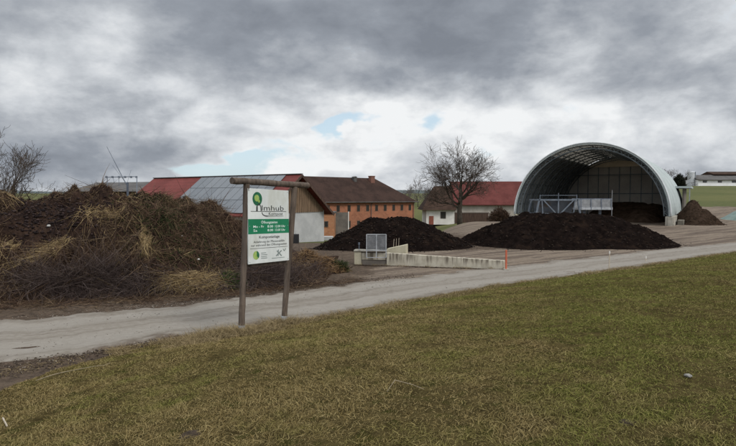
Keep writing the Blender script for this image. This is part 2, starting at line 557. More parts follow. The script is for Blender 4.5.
M['brush'] = island_mat('purple_brush', [(.024, .016, .014), (.060, .042, .037), (.13, .100, .088)])
M['straw'] = island_mat('straw', [(.14, .092, .042), (.24, .165, .080), (.34, .25, .125), (.42, .32, .175)])
M['chips'] = island_mat('wood_chips', [(.075, .042, .021), (.14, .080, .038), (.20, .125, .062), (.28, .19, .10)])
M['needles'] = island_mat('conifer_cuttings', [(.012, .017, .006), (.024, .033, .011), (.045, .050, .018)])
M['weeds'] = island_mat('weeds', [(.022, .040, .010), (.042, .068, .018), (.07, .095, .03)])
M['bark'] = rough_mat('bark', (.030, .024, .019), (.085, .068, .052), 9, .95, .8, .03, 60, stretch=(1, 1, .3))
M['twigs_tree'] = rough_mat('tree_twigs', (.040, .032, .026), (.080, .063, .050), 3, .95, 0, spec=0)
M['twigs_far'] = rough_mat('far_tree_twigs', (.085, .074, .068), (.13, .112, .10), 3, .95, 0, spec=0)  # far twigs paled so the colour itself carries the distance haze
M['wood'] = rough_mat('weathered_log', (.045, .033, .025), (.115, .087, .066), 12, .85, .7, .01, 70, stretch=(1, 1, .12), c3=(.07, .055, .045))
M['board'] = rough_mat('barn_boards', (.085, .055, .033), (.20, .135, .085), 3, .85, .5, .02, 20, stretch=(5, 5, .25))
M['galv'] = rough_mat('galvanised_steel', (.26, .27, .28), (.40, .41, .42), 5, .5, .1, .005, 30, metal=.5)
M['panel'] = rough_mat('sign_panel', (.47, .49, .47), (.55, .57, .55), 2.5, .5, 0, fine=12, c3=(.43, .44, .40), stretch=(1, 1, .5))
M['green'] = rough_mat('sign_green', (.008, .135, .060), (.012, .155, .072), 3, .45, 0)
M['dgreen'] = rough_mat('logo_green', (.010, .075, .035), (.016, .115, .052), 14, .5, 0)
M['lgreen'] = rough_mat('logo_light_green', (.20, .30, .07), (.30, .40, .12), 14, .5, 0)
M['ink'] = rough_mat('print_black', (.022, .024, .022), (.03, .032, .03), 5, .5, 0)
M['inkgrey'] = rough_mat('print_grey', (.13, .16, .15), (.17, .20, .19), 5, .5, 0)
M['white'] = rough_mat('print_white', (.62, .70, .64), (.68, .75, .70), 5, .5, 0)
M['concrete'] = rough_mat('concrete', (.22, .205, .17), (.36, .335, .285), 2.4, .9, .4, .01, 24, c3=(.13, .115, .09), stretch=(1, 1, .7))
M['concrete_wall'] = rough_mat('grey_rendered_wall', (.30, .305, .30), (.38, .38, .375), .8, .9, .15, .01, 12)
M['beige'] = rough_mat('beige_concrete', (.30, .27, .19), (.42, .38, .28), 1.5, .9, .2, .01, 20)
M['white_wall'] = rough_mat('whitewash', (.50, .48, .44), (.62, .60, .56), .8, .9, .2, .01, 10)
M['beige_wall'] = rough_mat('beige_render', (.30, .27, .23), (.40, .365, .32), .8, .9, .2, .01, 10)
M['darkwood'] = rough_mat('dark_wood', (.035, .020, .014), (.075, .046, .033), 2, .8, .3, .01, 20, stretch=(4, 4, .4))
M['glass'] = rough_mat('window_glass', (.016, .015, .015), (.030, .028, .027), .5, .15, 0, spec=.5)
M['frame_wood'] = rough_mat('window_frame', (.06, .045, .038), (.10, .08, .066), 4, .7, 0)
M['redpost'] = rough_mat('red_paint', (.36, .085, .045), (.44, .12, .065), 6, .6, .1)
M['door_red'] = rough_mat('red_brown_door', (.16, .05, .03), (.22, .075, .05), 3, .7, .1)
M['dull_stick'] = rough_mat('dry_stick', (.17, .135, .085), (.27, .22, .15), 14, .9, .3, .005, 60)
M['stake'] = rough_mat('pale_wood', (.30, .25, .19), (.44, .38, .30), 14, .85, .3, .005, 60, stretch=(1, 1, .2))
M['steel'] = rough_mat('painted_steel_blue', (.085, .10, .125), (.15, .17, .20), 3, .5, .1, .01, 20, metal=.2)
M['steel_light'] = rough_mat('pale_steel', (.20, .205, .21), (.29, .295, .30), 3, .5, .1, .01, 20, metal=.3)
M['plate'] = rough_mat('steel_plate', (.060, .070, .085), (.105, .115, .13), 2, .55, .1, .01, 20, metal=.2, c3=(.08, .06, .045))
M['steel_blue2'] = rough_mat('grey_blue_paint', (.075, .092, .112), (.125, .142, .165), 3, .5, .1, .01, 20)
M['kerb'] = rough_mat('weathered_kerb', (.10, .09, .072), (.19, .172, .142), 2, .9, .4, .01, 20)
M['rubber'] = rough_mat('rubber', (.012, .012, .012), (.02, .02, .02), 8, .8, .1)
M['membrane'] = rough_mat('hall_membrane', (.24, .275, .27), (.34, .375, .365), .6, .6, .1, .02, 6)
M['rim'] = rough_mat('rim_white', (.40, .415, .415), (.50, .515, .515), 1.2, .5, 0)
M['shade_lining'] = rough_mat('hall_shade_lining', (.15, .165, .165), (.24, .255, .25), .8, .8, .1, .02, 6)  # inner skin coloured darker than the membrane to paint in the interior shade
M['rear'] = rough_mat('rear_cladding', (.30, .28, .255), (.40, .375, .34), .5, .8, .1, .02, 6)
M['tan'] = rough_mat('plywood', (.48, .40, .29), (.58, .49, .37), 1, .8, 0)
M['arch_steel'] = rough_mat('arch_steel', (.085, .10, .11), (.14, .16, .17), 2, .5, 0, metal=.3)
M['asphalt_roof'] = rough_mat('grey_roof', (.055, .052, .05), (.09, .085, .08), .6, .9, .2, .02, 6)
M['tarp'] = rough_mat('green_tarp', (.085, .125, .108), (.145, .19, .168), .9, .55, .7, .10, 5)
M['bush_brown'] = island_mat('brown_hedge', [(.03, .018, .012), (.06, .036, .024), (.10, .062, .042)])
M['conifer'] = island_mat('dark_conifer', [(.007, .008, .006), (.014, .016, .010), (.03, .03, .018)])
M['stone'] = rough_mat('stone', (.30, .29, .27), (.42, .41, .39), 8, .9, .5, .01, 50)
M['dull_stone'] = rough_mat('dull_stone', (.15, .145, .13), (.24, .23, .21), 8, .9, .5, .01, 50)
M['mole'] = rough_mat('molehill_soil', (.016, .0105, .006), (.042, .028, .017), 18, .97, .9, .02, 80)
M['black'] = rough_mat('black_plastic', (.010, .010, .011), (.018, .018, .019), 6, .6, 0)
M['hills'] = rough_mat('far_hills', (.075, .088, .088), (.105, .12, .118), .004, 1, 0, spec=0)
M['brickpale'] = rough_mat('grey_render_gate', (.085, .075, .065), (.14, .12, .10), 1, .85, .2)
M['foil'] = rough_mat('silo_white', (.33, .34, .35), (.42, .43, .44), .6, .6, .1)
M['barnwhite'] = rough_mat('barn_white', (.58, .58, .57), (.68, .68, .67), .3, .8, 0)

def brick_mat(name, c1, c2, mortar, bw, bh, axis_rot):
    m, g, b = newmat(name)
    co = g.node('ShaderNodeTexCoord').outputs['Object']
    co = g.mapping(co, rot=(0, 0, -axis_rot))
    sx = g.node('ShaderNodeSeparateXYZ'); g.put(sx.inputs[0], co)
    cb = g.node('ShaderNodeCombineXYZ'); g.put(cb.inputs[0], g.math('ADD', sx.outputs[0], sx.outputs[1])); g.put(cb.inputs[1], sx.outputs[2])
    br = g.node('ShaderNodeTexBrick')
    g.put(br.inputs['Vector'], cb.outputs[0])
    br.inputs['Scale'].default_value = 1
    br.inputs['Brick Width'].default_value = bw; br.inputs['Row Height'].default_value = bh
    br.inputs['Mortar Size'].default_value = .015
    g.put(br.inputs['Color1'], c1); g.put(br.inputs['Color2'], c2); g.put(br.inputs['Mortar'], mortar)
    n = g.noise(co, .35, 5, .6)
    col = g.mix(g.math('MULTIPLY', g.ramp(n, .45, .65), .45), br.outputs[0], tuple(x * 1.35 for x in c2))
    g.put(b.inputs['Base Color'], col); b.inputs['Roughness'].default_value = .9
    bump(g, b, br.outputs[1], -.3, .01)
    return m
def tile_mat(name, c1, c2, c3, row, colw, ang, up):
    """roof covering: courses along the slope, ribs along the ridge direction"""
    m, g, b = newmat(name)
    co = g.node('ShaderNodeTexCoord').outputs['Object']
    co = g.mapping(co, rot=(0, 0, -ang))
    sx = g.node('ShaderNodeSeparateXYZ'); g.put(sx.inputs[0], co)
    rib = g.math('ABSOLUTE', g.math('SUBTRACT', g.math('FRACT', g.math('DIVIDE', sx.outputs[0], colw)), .5))
    crs = g.math('FRACT', g.math('DIVIDE', sx.outputs[2], row))
    n1 = g.noise(co, .5, 6, .6); n2 = g.noise(g.mapping(co, (3, 1, 3)), 1.5, 4, .7)
    col = g.mix(g.ramp(n1, .38, .62), c1, c2)
    col = g.mix(g.math('MULTIPLY', g.ramp(n2, .5, .7), .6), col, c3)
    col = g.mix(g.math('MULTIPLY', g.ramp(crs, .80, .95), .35), col, tuple(x * .4 for x in c1))
    g.put(b.inputs['Base Color'], col); b.inputs['Roughness'].default_value = up
    bump(g, b, g.math('ADD', rib, crs), .4, .03)
    b.inputs['Specular IOR Level'].default_value = .06
    return m

# ==================================================================== SETTING
# ---- ground
def axis(parts):
    out = []
    for a, b, st in parts: out.append(np.arange(a, b, st))
    return np.unique(np.round(np.concatenate(out), 4))
xs = axis([(-3000, -400, 260), (-400, -60, 17), (-60, -16, 2), (-16, 40, .3), (40, 80, 2), (80, 400, 16), (400, 3001, 260)])
ys = axis([(-600, -20, 58), (-20, 6, 2), (6, 62, .3), (62, 130, 2), (130, 460, 10), (460, 4000, 236)])
X, Y = np.meshgrid(xs, ys, indexing='ij')
Z = H(X, Y)
inroad = sdist(X, Y, EDGE)
near_flat = ss(0.0, 1.2, np.minimum(-inroad - 3.3, 99)) * ss(70, 40, Y)
Z = Z + near_flat * (.035 * fbm(X * .8, Y * .8, 0, 4, 21)) * (X > -20) * (X < 60)
# yard: pale and driven on; dirt left of it round the waste heap
a_ = X / np.maximum(Y, 1)
yard = ss(-2.2, 1.2, X - (Y - 13) * .12) * ss(6, 12, Y)
yard = np.where(X > 10, np.maximum(yard, .75), yard)
yard = yard * (1 - .8 * ss(24, 28, Y) * ss(10, 4, X))
yard = yard * (1 - .6 * np.exp(-(((X - 12) / 7) ** 2 + ((Y - 29) / 4) ** 2)))
fL = ss(40, 58, Y); fM = (.42 * ss(41, 48, Y) + .58 * ss(84, 92, Y)) * (1 - .9 * np.exp(-((Y - 56 - .5 * (X - 12)) / 5) ** 2)); fR = ss(68, 80, Y)
mm = ss(.06, .2, a_); rr = ss(.3, .52, a_)
field = (fL * (1 - mm) + fM * mm) * (1 - rr) + fR * rr
field = np.maximum(field, ss(-16, -24, X) * ss(0, 8, Y))
field = np.maximum(field, ss(2, -4, Y))
# traffic sweeps from the road round to the right of the hall: flow = (along, across)
dxc, dyc = X - 62, Y - 6
rad = np.hypot(dxc, dyc); ang = np.arctan2(dyc, -dxc)
dirx, diry = .80, .60
u1, v1 = X * dirx + Y * diry, -X * diry + Y * dirx
wgt = ss(14, 30, X)
flow = np.stack([u1, v1, np.zeros_like(u1)], -1).reshape(-1, 3)
ground = npmesh('ground', np.stack([X, Y, Z], -1).reshape(-1, 3), gridfaces(len(xs), len(ys)), M['ground'], smooth=True,
                attrs={'yard': yard.ravel(), 'field': field.ravel(), 'flow': flow})
structure(ground)

# ---- road
NP = np.array([(-18, -.6), (-5.45, 8.05), (-3.3, 9.85), (-1.2, 11.25), (0.1, 12.2), (3.5, 15.2), (8.25, 18.6), (12.3, 21.6), (16.9, 25.0), (27, 31.4), (46, 42.4)])
FP = np.array([(-20, 4.2), (-7.4, 11.1), (-4.7, 12.6), (-3.2, 13.8), (-1.7, 14.9), (1.7, 17.6), (6.4, 21.0), (10.5, 24.0), (15.2, 27.4), (24.8, 33.4), (44, 44.6)])
def resample(P, n):
    d = np.r_[0, np.cumsum(np.hypot(*np.diff(P, axis=0).T))]
    # smooth by Catmull-like cubic through cumulative parameter
    t = np.linspace(0, len(P) - 1, n)
    i = np.clip(t.astype(int), 0, len(P) - 2); f = (t - i)[:, None]
    p0 = P[np.clip(i - 1, 0, len(P) - 1)]; p1 = P[i]; p2 = P[i + 1]; p3 = P[np.clip(i + 2, 0, len(P) - 1)]
    return .5 * (2 * p1 + (p2 - p0) * f + (2 * p0 - 5 * p1 + 4 * p2 - p3) * f ** 2 + (3 * p1 - p0 - 3 * p2 + p3) * f ** 3)
n_s, n_t = 700, 34
A, B = resample(NP, n_s), resample(FP, n_s)
mid = (A + B) / 2; sl = np.r_[0, np.cumsum(np.hypot(*np.diff(mid, axis=0).T))]
j1 = .07 * fbm(sl * 2.4, sl * 0 + 2, 0, 4, 31) - .02
j2 = .12 * fbm(sl * 2.1, sl * 0 + 9, 0, 4, 37) + .04
T = np.linspace(0, 1, n_t)[None, :] * (1 + (j2 - j1))[:, None] + j1[:, None]
RX = A[:, 0:1] * (1 - T) + B[:, 0:1] * T
RY = A[:, 1:2] * (1 - T) + B[:, 1:2] * T
RZ = H(RX, RY) + .010 + .0 * RX
edge_drop = np.minimum(np.linspace(0, 1, n_t), np.linspace(1, 0, n_t))
RZ = RZ - .028 + .034 * ss(0, .11, edge_drop)[None, :] + .012 * fbm(RX * .7, RY * .7, 0, 2, 44) * ss(0, .1, edge_drop)[None, :]
vv_ = np.linspace(0, 2.7, n_t)[None, :] + .12 * fbm(sl * .25, sl * 0, 0, 2, 47)[:, None]
RZ = RZ - .014 * (np.exp(-((vv_ - .72) / .22) ** 2) + np.exp(-((vv_ - 1.95) / .22) ** 2)) + .006
flow_r = np.stack([np.repeat(sl[:, None], n_t, 1), np.repeat(np.linspace(0, 2.7, n_t)[None], n_s, 0), np.zeros((n_s, n_t))], -1).reshape(-1, 3)
structure(npmesh('road', np.stack([RX, RY, RZ], -1).reshape(-1, 3), gridfaces(n_s, n_t), M['road'], smooth=True, attrs={'flow': flow_r}))

# ---- meadow bank
mx = axis([(-14, 26, .16), (26, 90, .9)]); my = axis([(-12, 1, .5), (1, 30, .16), (30, 62, .8)])
X, Y = np.meshgrid(mx, my, indexing='ij')
Q = qmeadow(X, Y)
Zm = MZ(X, Y, Q)
qf = Q
keep = (np.maximum.reduce([qf[:-1, :-1], qf[1:, :-1], qf[1:, 1:], qf[:-1, 1:]]) > -.2).ravel()
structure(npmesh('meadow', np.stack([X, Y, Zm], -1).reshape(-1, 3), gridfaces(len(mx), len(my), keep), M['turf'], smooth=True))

# ---- grass
def grass(n, rmin, rmax, sector, wid, hl, hh, seed):
    r0 = np.random.default_rng(seed)
    # radius density ~ r * min(1,(6/r)^1.6)
    rr_ = np.linspace(rmin, rmax, 2000); pdf = rr_ * np.minimum(1, (6 / rr_) ** 1.45)
    cdf = np.cumsum(pdf); cdf /= cdf[-1]
    r = np.interp(r0.random(n), cdf, rr_); th = r0.uniform(-sector, sector, n) + .06
    x, y = r * np.sin(th), r * np.cos(th)
    q = qmeadow(x, y)
    clump = fbm(x * 3.1, y * 3.1, 0, 3, 71)
    ok = (q > .02) & (r0.random(n) < .88 + .7 * clump)
    x, y, q, r, clump = x[ok], y[ok], q[ok], r[ok], clump[ok]
    n = len(x)
    z = MZ(x, y, q) - .004
    L = r0.uniform(hl, hh, n) * (1 + .6 * clump) * (1 + .25 * fbm(x * .5, y * .5, 0, 2, 5))
    lean = fbm(x * .8, y * .8, 0, 2, 13) * 3.1
    dirs = np.stack([r0.normal(0, .55, n) + .35 * np.cos(lean), r0.normal(0, .55, n) + .35 * np.sin(lean), np.full(n, .8)], 1)
    bend = np.stack([r0.normal(0, .5, n), r0.normal(0, .5, n), -r0.uniform(.1, .8, n)], 1)
    W = r0.uniform(.7, 1.3, n) * wid * (1 + r / 14)
    return strands(np.stack([x, y, z], 1), dirs, L, W, bend, 2, False)
Vg, Fg = grass(1350000, 1.6, 34, .76, .0036, .02, .052, 5)
gr = npmesh('meadow_grass', Vg, Fg, M['grass'])
gr['kind'] = 'stuff'; gr['label'] = 'short matted dry and green grass covering the meadow'
# taller dry grass along the edge of the road and round the sign posts
n = 26000
t = rng.random(n); seg = resample(EDGE[5:13], 4000)
idx = (t ** 1.3 * 3999).astype(int)
nrm = np.gradient(seg, axis=0); nrm = np.stack([nrm[:, 1], -nrm[:, 0]], 1); nrm /= np.linalg.norm(nrm, axis=1, keepdims=True)
off = np.abs(rng.normal(0, .45, n)) - .06
pxy = seg[idx] + nrm[idx] * off[:, None] + rng.normal(0, .05, (n, 2))
tuft = fbm(pxy[:, 0] * 1.7, pxy[:, 1] * 1.7, 0, 3, 91)
okk = tuft > -.05
pxy, tuft = pxy[okk], tuft[okk]
n2_ = 5200
sx_ = np.concatenate([rng.normal(-2.42, .33, n2_), rng.normal(-1.67, .2, 1500)]); sy_ = np.concatenate([rng.normal(9.68, .22, n2_), rng.normal(10.68, .16, 1500)])
pxy = np.concatenate([pxy, np.stack([sx_, sy_], 1)]); tuft = np.concatenate([tuft, np.full(len(sx_), .5)])
n = len(pxy)
zz = np.maximum(MZ(pxy[:, 0], pxy[:, 1]), 0)
Vd, Fd = strands(np.c_[pxy, zz], np.c_[rng.normal(0, .5, (n, 2)), np.full(n, 1.0)], rng.uniform(.05, .14, n) * np.where(tuft == .5, 1.9, 1 + tuft), rng.uniform(.004, .008, n),
                 np.c_[rng.normal(0, .5, (n, 2)), -rng.uniform(.1, .7, n)], 3, False)
dg = npmesh('verge_grass', Vd, Fd, M['dry'])
dg['kind'] = 'stuff'; dg['label'] = 'tufts of dry straw-coloured grass along the road edge'

# ---- far hills
nh = 160
th = np.linspace(-1.25, 1.25, nh)
hh_ = 15 + 9 * fbm(th * 4 + 3, th * 0, 0, 4, 51) + 3 * fbm(th * 60, th * 0, 0, 3, 53)
hh_ = np.maximum(hh_, 5)
rows = []
for rr_, k in ((1500, 0), (1700, .8), (1900, 1.0), (2300, .9), (2900, .2)):
    rows.append(np.stack([rr_ * np.sin(th), rr_ * np.cos(th), np.where(k > 0, k * hh_ * 1.9, -2)], 1))
Vh = np.stack(rows, 1).reshape(-1, 3)
structure(npmesh('hills', Vh, gridfaces(nh, 5), M['hills'], smooth=True))

# ==================================================================== HEAPS
def mound(name, mat, cx, cy, prof, nx, ny, x0, x1, y0, y1, label, cat, group=None, seed=1, amp=.12, fine=.05, parent=None, res_noise=1.2):
    """height field heap; prof(x, y) gives its height, <=0 outside"""
    xs = np.linspace(x0, x1, nx); ys = np.linspace(y0, y1, ny)
    X, Y = np.meshgrid(xs, ys, indexing='ij')
    h = prof(X, Y)
    k = ss(-.05, .35, h)
    h = h + k * (amp * fbm(X * res_noise, Y * res_noise, 0, 4, seed) + fine * fbm(X * 6, Y * 6, 0, 3, seed + 5))
    Z = H(X, Y) + np.where(h > -.25, h, -.25)
    keep = (np.maximum.reduce([h[:-1, :-1], h[1:, :-1], h[1:, 1:], h[:-1, 1:]]) > -.1).ravel()
    o = npmesh(name, np.stack([X, Y, Z], -1).reshape(-1, 3), gridfaces(nx, ny, keep), mat, parent, smooth=True)
    if parent is None: tag(o, label, cat, group)
    return o
def cone(cx, cy, rx, ry, h, rot=0.0, p=1.25, flat=.12):
    c, s = math.cos(rot), math.sin(rot)
    def f(X, Y):
        u = ((X - cx) * c + (Y - cy) * s) / rx; v = (-(X - cx) * s + (Y - cy) * c) / ry
        r = np.sqrt(u * u + v * v + flat * flat) - flat * .6
        return h * (1 - np.minimum(r, 1.6) ** (1 / p) * 1.0) if p < 1 else h * (1.02 - np.minimum(r, 1.6)) * (1 + .18 * (1 - np.clip(r, 0, 1)))
    return f
def pile(cx, cy, rx, ry, h, flat=.3, rot=0.0):
    """tipped heap: straight flanks under a rounded ridge"""
    c, s = math.cos(rot), math.sin(rot)
    def f(X, Y):
        u = ((X - cx) * c + (Y - cy) * s) / rx; v = (-(X - cx) * s + (Y - cy) * c) / ry
        u = np.sign(u) * np.maximum(np.abs(u) - flat, 0) / (1 - flat)
        r = np.sqrt(u * u + v * v)
        t = 1 - r
        k = .34
        return h * np.where(t > 1 - k, 1 - k / 2 - (1 - t) ** 2 / (2 * k) , t) * 1.06
    return f
def maxof(*fs):
    def f(X, Y):
        r = fs[0](X, Y)
        for k in fs[1:]:
            b = k(X, Y); hsm = .25
            t = np.clip(.5 + .5 * (b - r) / hsm, 0, 1)
            r = r * (1 - t) + b * t + hsm * t * (1 - t)
        return r
    return f
p1 = maxof(pile(1.15, 28.5, 4.0, 2.9, 1.84, .12), pile(2.4, 28.6, 3.0, 2.5, 1.36, .1))
compost_1 = mound('compost_heap', M['compost'], 0, 0, p1, 240, 150, -4, 7, 25, 32, 'low black compost heap behind the concrete wall, in front of the brick farmhouse', 'compost heap', 'black compost heaps in the yard', 3, .20, .08)
p2 = maxof(pile(11.0, 31.2, 5.9, 4.7, 1.78, .30), pile(9.3, 31.0, 4.0, 4.3, 1.34, .2), pile(12.8, 31.6, 4.3, 4.3, 1.56, .2), pile(11.9, 34.0, 5.0, 4.4, 1.55, .3))
compost_2 = mound('compost_heap', M['compost'], 0, 0, p2, 330, 220, 3.2, 19.5, 26.0, 40.5, 'wide black compost heap filling the space before the arched hall', 'compost heap', 'black compost heaps in the yard', 13, .24, .10)

# pile to the right of the hall
p3 = maxof(cone(31.3, 53.0, 1.75, 3.0, 2.05, -.4), cone(32.1, 52.4, 1.4, 1.8, 1.25))
soil_1 = mound('soil_heap', M['compost_brown'], 0, 0, p3, 120, 120, 28.2, 35.2, 49, 58, 'rough dark brown soil heap beside the right wall of the arched hall', 'soil heap', None, 23, .22, .10, res_noise=1.6)

# ---- the green waste heap
def waste_h(X, Y):
    base = np.interp(X, [-20, -8.7, -6, -3.3, -1.2, 1], [11.9, 13.0, 13.7, 14.6, 16.0, 17.2])
    hc = np.interp(X, [-22, -20, -15, -11.5, -9, -6.3, -5.2, -4.4, -3.4, -2.6, -1.5, -.9], [-.2, 1.1, 2.1, 2.20, 2.40, 2.42, 2.06, 1.52, .85, .34, .14, -.2])
    dpt = 3.1
    s = (Y - base) / dpt
    front = np.clip(s, -.2, 1)
    f = np.where(front > 0, np.sin(np.clip(front, 0, 1) * math.pi / 2) ** .85, front * 1.5)
    back = ss(8.2, 4.2, Y - base)
    h = np.where(hc > 0, hc * f * back - .1 * (back < .02), -.2)
    return h
wx = np.linspace(-21.5, 1.0, 560); wy = np.linspace(11.5, 26, 330)
X, Y = np.meshgrid(wx, wy, indexing='ij')
def waste_z(X, Y):
    h = waste_h(X, Y)
    k = ss(0, .5, h)
    return H(X, Y) + h + k * (.46 * fbm(X * .9, Y * .9, 0, 3, 61) + .50 * fbm(X * 2.4, Y * 2.4, h * 1.2, 3, 62) + .08 * fbm(X * 8, Y * 8, 0, 2, 63)) - .15 * (h <= 0)
Zw = waste_z(X, Y); hw = waste_h(X, Y)
keep = (np.maximum.reduce([hw[:-1, :-1], hw[1:, :-1], hw[1:, 1:], hw[:-1, 1:]]) > -.05).ravel()
waste = empty('green_waste_heap', (-7, 16, 0), 'tall tangled heap of brown garden cuttings, twigs and roots left of the sign', 'waste heap')
npmesh('soil_core', np.stack([X, Y, Zw], -1).reshape(-1, 3), gridfaces(len(wx), len(wy), keep), M['waste_soil'], waste, smooth=True)
def pxx(x, y, z):           # where a heap point lies along the heap, for zoning its materials
    return 368 + x / y * 550, 198 + (ZC - z) / y * 550
def heap_points(n, accept):
    out = []
    tot = 0
    while tot < n:
        x = rng.uniform(-15, .6, 60000); y = rng.uniform(12, 19.5, 60000)
        h = waste_h(x, y)
        ok = h > .02
        x, y = x[ok], y[ok]
        z = waste_z(x, y)
        # more stems on steep places, so cover stays even
        e = .08
        gx = (waste_z(x + e, y) - waste_z(x - e, y)) / (2 * e); gy = (waste_z(x, y + e) - waste_z(x, y - e)) / (2 * e)
        sl = np.sqrt(1 + gx * gx + gy * gy)
        ok = rng.random(len(x)) < sl / 3.2
        a = accept(x, y, z)
        ok &= rng.random(len(x)) < a
        o = np.stack([x, y, z, gx, gy], 1)[ok]
        out.append(o); tot += len(o)
    return np.concatenate(out)[:n]
def heap_strands(P, lmin, lmax, wmin, wmax, lift, coh, scale, seed, nseg=3, droop=.35):
    n = len(P)
    N = np.stack([-P[:, 3], -P[:, 4], np.ones(n)], 1); N /= np.linalg.norm(N, axis=1, keepdims=True)
    dn = np.stack([-P[:, 3], -P[:, 4], -(P[:, 3] ** 2 + P[:, 4] ** 2)], 1); dn /= np.linalg.norm(dn, axis=1, keepdims=True) + .2
    an = fbm(P[:, 0] * scale, P[:, 1] * scale, P[:, 2] * scale, 2, seed) * 9
    tx = np.stack([np.cos(an), .5 * np.sin(an), np.sin(an)], 1)
    d = coh * tx + .5 * coh * dn + rng.normal(0, .75, (n, 3)) + N * lift
    d -= N * np.minimum((d * N).sum(1), 0)[:, None]
    L = rng.uniform(lmin, lmax, n) * rng.uniform(.5, 1.2, n)
    base = P[:, :3] - d / np.linalg.norm(d, axis=1, keepdims=True) * (L * .25)[:, None] + N * .02
    bend = rng.normal(0, .35, (n, 3)); bend[:, 2] -= droop
    return strands(base, d, L, rng.uniform(wmin, wmax, n), bend, nseg, True)
def z_soil(x, y, z):
    px, py = pxx(x, y, z)
    dark = np.exp(-(((px - 48) / 50) ** 2 + ((py - 218) / 20) ** 2))
    cl = fbm(x * 1.5, y * 1.5, z * 1.5, 3, 77)
    return np.clip(.72 + 1.2 * cl - 1.6 * dark, .02, 1)
def z_straw(x, y, z):
    cl = fbm(x * 1.9 + 4, y * 1.9, z * 2.2, 3, 81)
    px, py = pxx(x, y, z)
    b = 0; cl = cl - .9 * np.exp(-(((px - 48) / 50) ** 2 + ((py - 218) / 18) ** 2))
    for (bx, by, rx, ry, am) in ((12, 194, 22, 6, .6), (115, 216, 26, 10, .45), (145, 240, 10, 16, .6), (170, 196, 25, 6, .15), (300, 258, 30, 8, .6)):
        b = b + am * np.exp(-(((px - bx) / rx) ** 2 + ((py - by) / ry) ** 2))
    return np.clip((cl - .25) * 2.2, 0, .5) + b
def z_green(x, y, z):
    px, py = pxx(x, y, z)
    return np.exp(-(((px - 160) / 26) ** 2 + ((py - 222) / 26) ** 2)) + .7 * np.exp(-(((px - 200) / 26) ** 2 + ((py - 250) / 16) ** 2)) + .35 * np.exp(-(((px - 232) / 14) ** 2 + ((py - 280) / 8) ** 2))
def z_brush(x, y, z):
    px, py = pxx(x, y, z)
    return np.exp(-(((px - 95) / 55) ** 2 + ((py - 284) / 12) ** 2)) + .5 * np.exp(-(((px - 262) / 34) ** 2 + ((py - 277) / 10) ** 2))
P_ = heap_points(52000, z_soil)
o = npmesh('brushwood', *heap_strands(P_, .15, .6, .006, .016, .45, .9, .9, 101), M['twig'], waste); o['kind'] = 'stuff'
P_ = heap_points(1500, z_soil)
o = npmesh('branches', *heap_strands(P_, .4, 1.1, .012, .032, .30, .8, .6, 103, 4, .35), M['twig'], waste); o['kind'] = 'stuff'
P_ = heap_points(3600, z_straw)
o = npmesh('straw_patches', *heap_strands(P_, .2, .55, .006, .012, .3, 1.6, .7, 105, 3, .55), M['straw'], waste); o['kind'] = 'stuff'
P_ = heap_points(5500, z_green)
o = npmesh('conifer_cuttings', *heap_strands(P_, .08, .25, .010, .024, .5, .8, 1.2, 107, 3, .4), M['needles'], waste); o['kind'] = 'stuff'
P_ = heap_points(9000, z_brush)
o = npmesh('brush_pile', *heap_strands(P_, .4, 1.1, .007, .016, .25, 1.2, .7, 109, 3, .1), M['brush'], waste); o['kind'] = 'stuff'

P_ = heap_points(7000, lambda x, y, z: np.exp(-(((pxx(x, y, z)[0] - 48) / 46) ** 2 + ((pxx(x, y, z)[1] - 217) / 19) ** 2)))
soil_pts = P_
# bundles of straw thrown on the heap
def bundle(px, py, rx, ry, dirv, n, label, lmin=.2, lmax=.6, rnd=.5, tilt=0.0):
    cpx, cpy = px, py
    def acc(x, y, z):
        qx, qy = pxx(x, y, z)
        wob = 1 + .5 * fbm(x * 4, y * 4, z * 4, 2, int(px))
        ct, st_ = math.cos(R(tilt)), math.sin(R(tilt))
        ex, ey = (qx - cpx) * ct - (qy - cpy) * st_, (qx - cpx) * st_ + (qy - cpy) * ct
        d2 = ((ex / rx) ** 2 + (ey / ry) ** 2) * wob
        return np.clip(1.5 - d2, 0, 1) * (d2 < 1.5)
    P = heap_points(n, acc)
    n = len(P)
    N = np.stack([-P[:, 3], -P[:, 4], np.ones(n)], 1); N /= np.linalg.norm(N, axis=1, keepdims=True)
    curl = fbm(P[:, 0] * 2.2, P[:, 1] * 2.2, P[:, 2] * 2.2, 2, int(py)) * 1.2
    d = np.array(dirv)[None] + rng.normal(0, rnd, (n, 3)) + N * .35 + np.stack([curl, 0 * curl, -curl * .4], 1)
    L = rng.uniform(lmin, lmax, n) * rng.uniform(.6, 1.3, n)
    base = P[:, :3] + N * rng.uniform(0, .10, n)[:, None] - d * (L * .3)[:, None]
    bend = rng.normal(0, .3, (n, 3)); bend[:, 2] -= .55
    V, Fq = strands(base, d, L, rng.uniform(.005, .011, n), bend, 4, True)
    return tag(npmesh('straw_bundle', V, Fq, M['straw']), label, 'straw bundle', 'straw bundles on the waste heap')
bundle(44, 251, 27, 5, (-.9, -.3, -.35), 900, 'long golden straw bundle hanging out of the left front of the heap', .25, .6, .4, 24)
bundle(9, 246, 10, 4, (-.8, -.3, -.3), 350, 'short pale straw bundle at the far left of the heap')
bundle(144, 242, 5, 11, (.1, -.3, -1.0), 500, 'upright tan straw bundle draped down the middle of the heap', .2, .45, .35)
bundle(190, 281, 32, 8, (-.9, -.2, .1), 1500, 'broad fan of tan stalks at the foot of the heap', .4, 1.0, .35)
bundle(224, 274, 12, 5, (.9, -.1, .45), 300, 'loose pale stalks leaning against the right foot of the heap', .4, .9, .3)
bundle(105, 214, 22, 6, (-.8, -.2, -.2), 900, 'flattened golden straw bundle high on the middle of the heap')

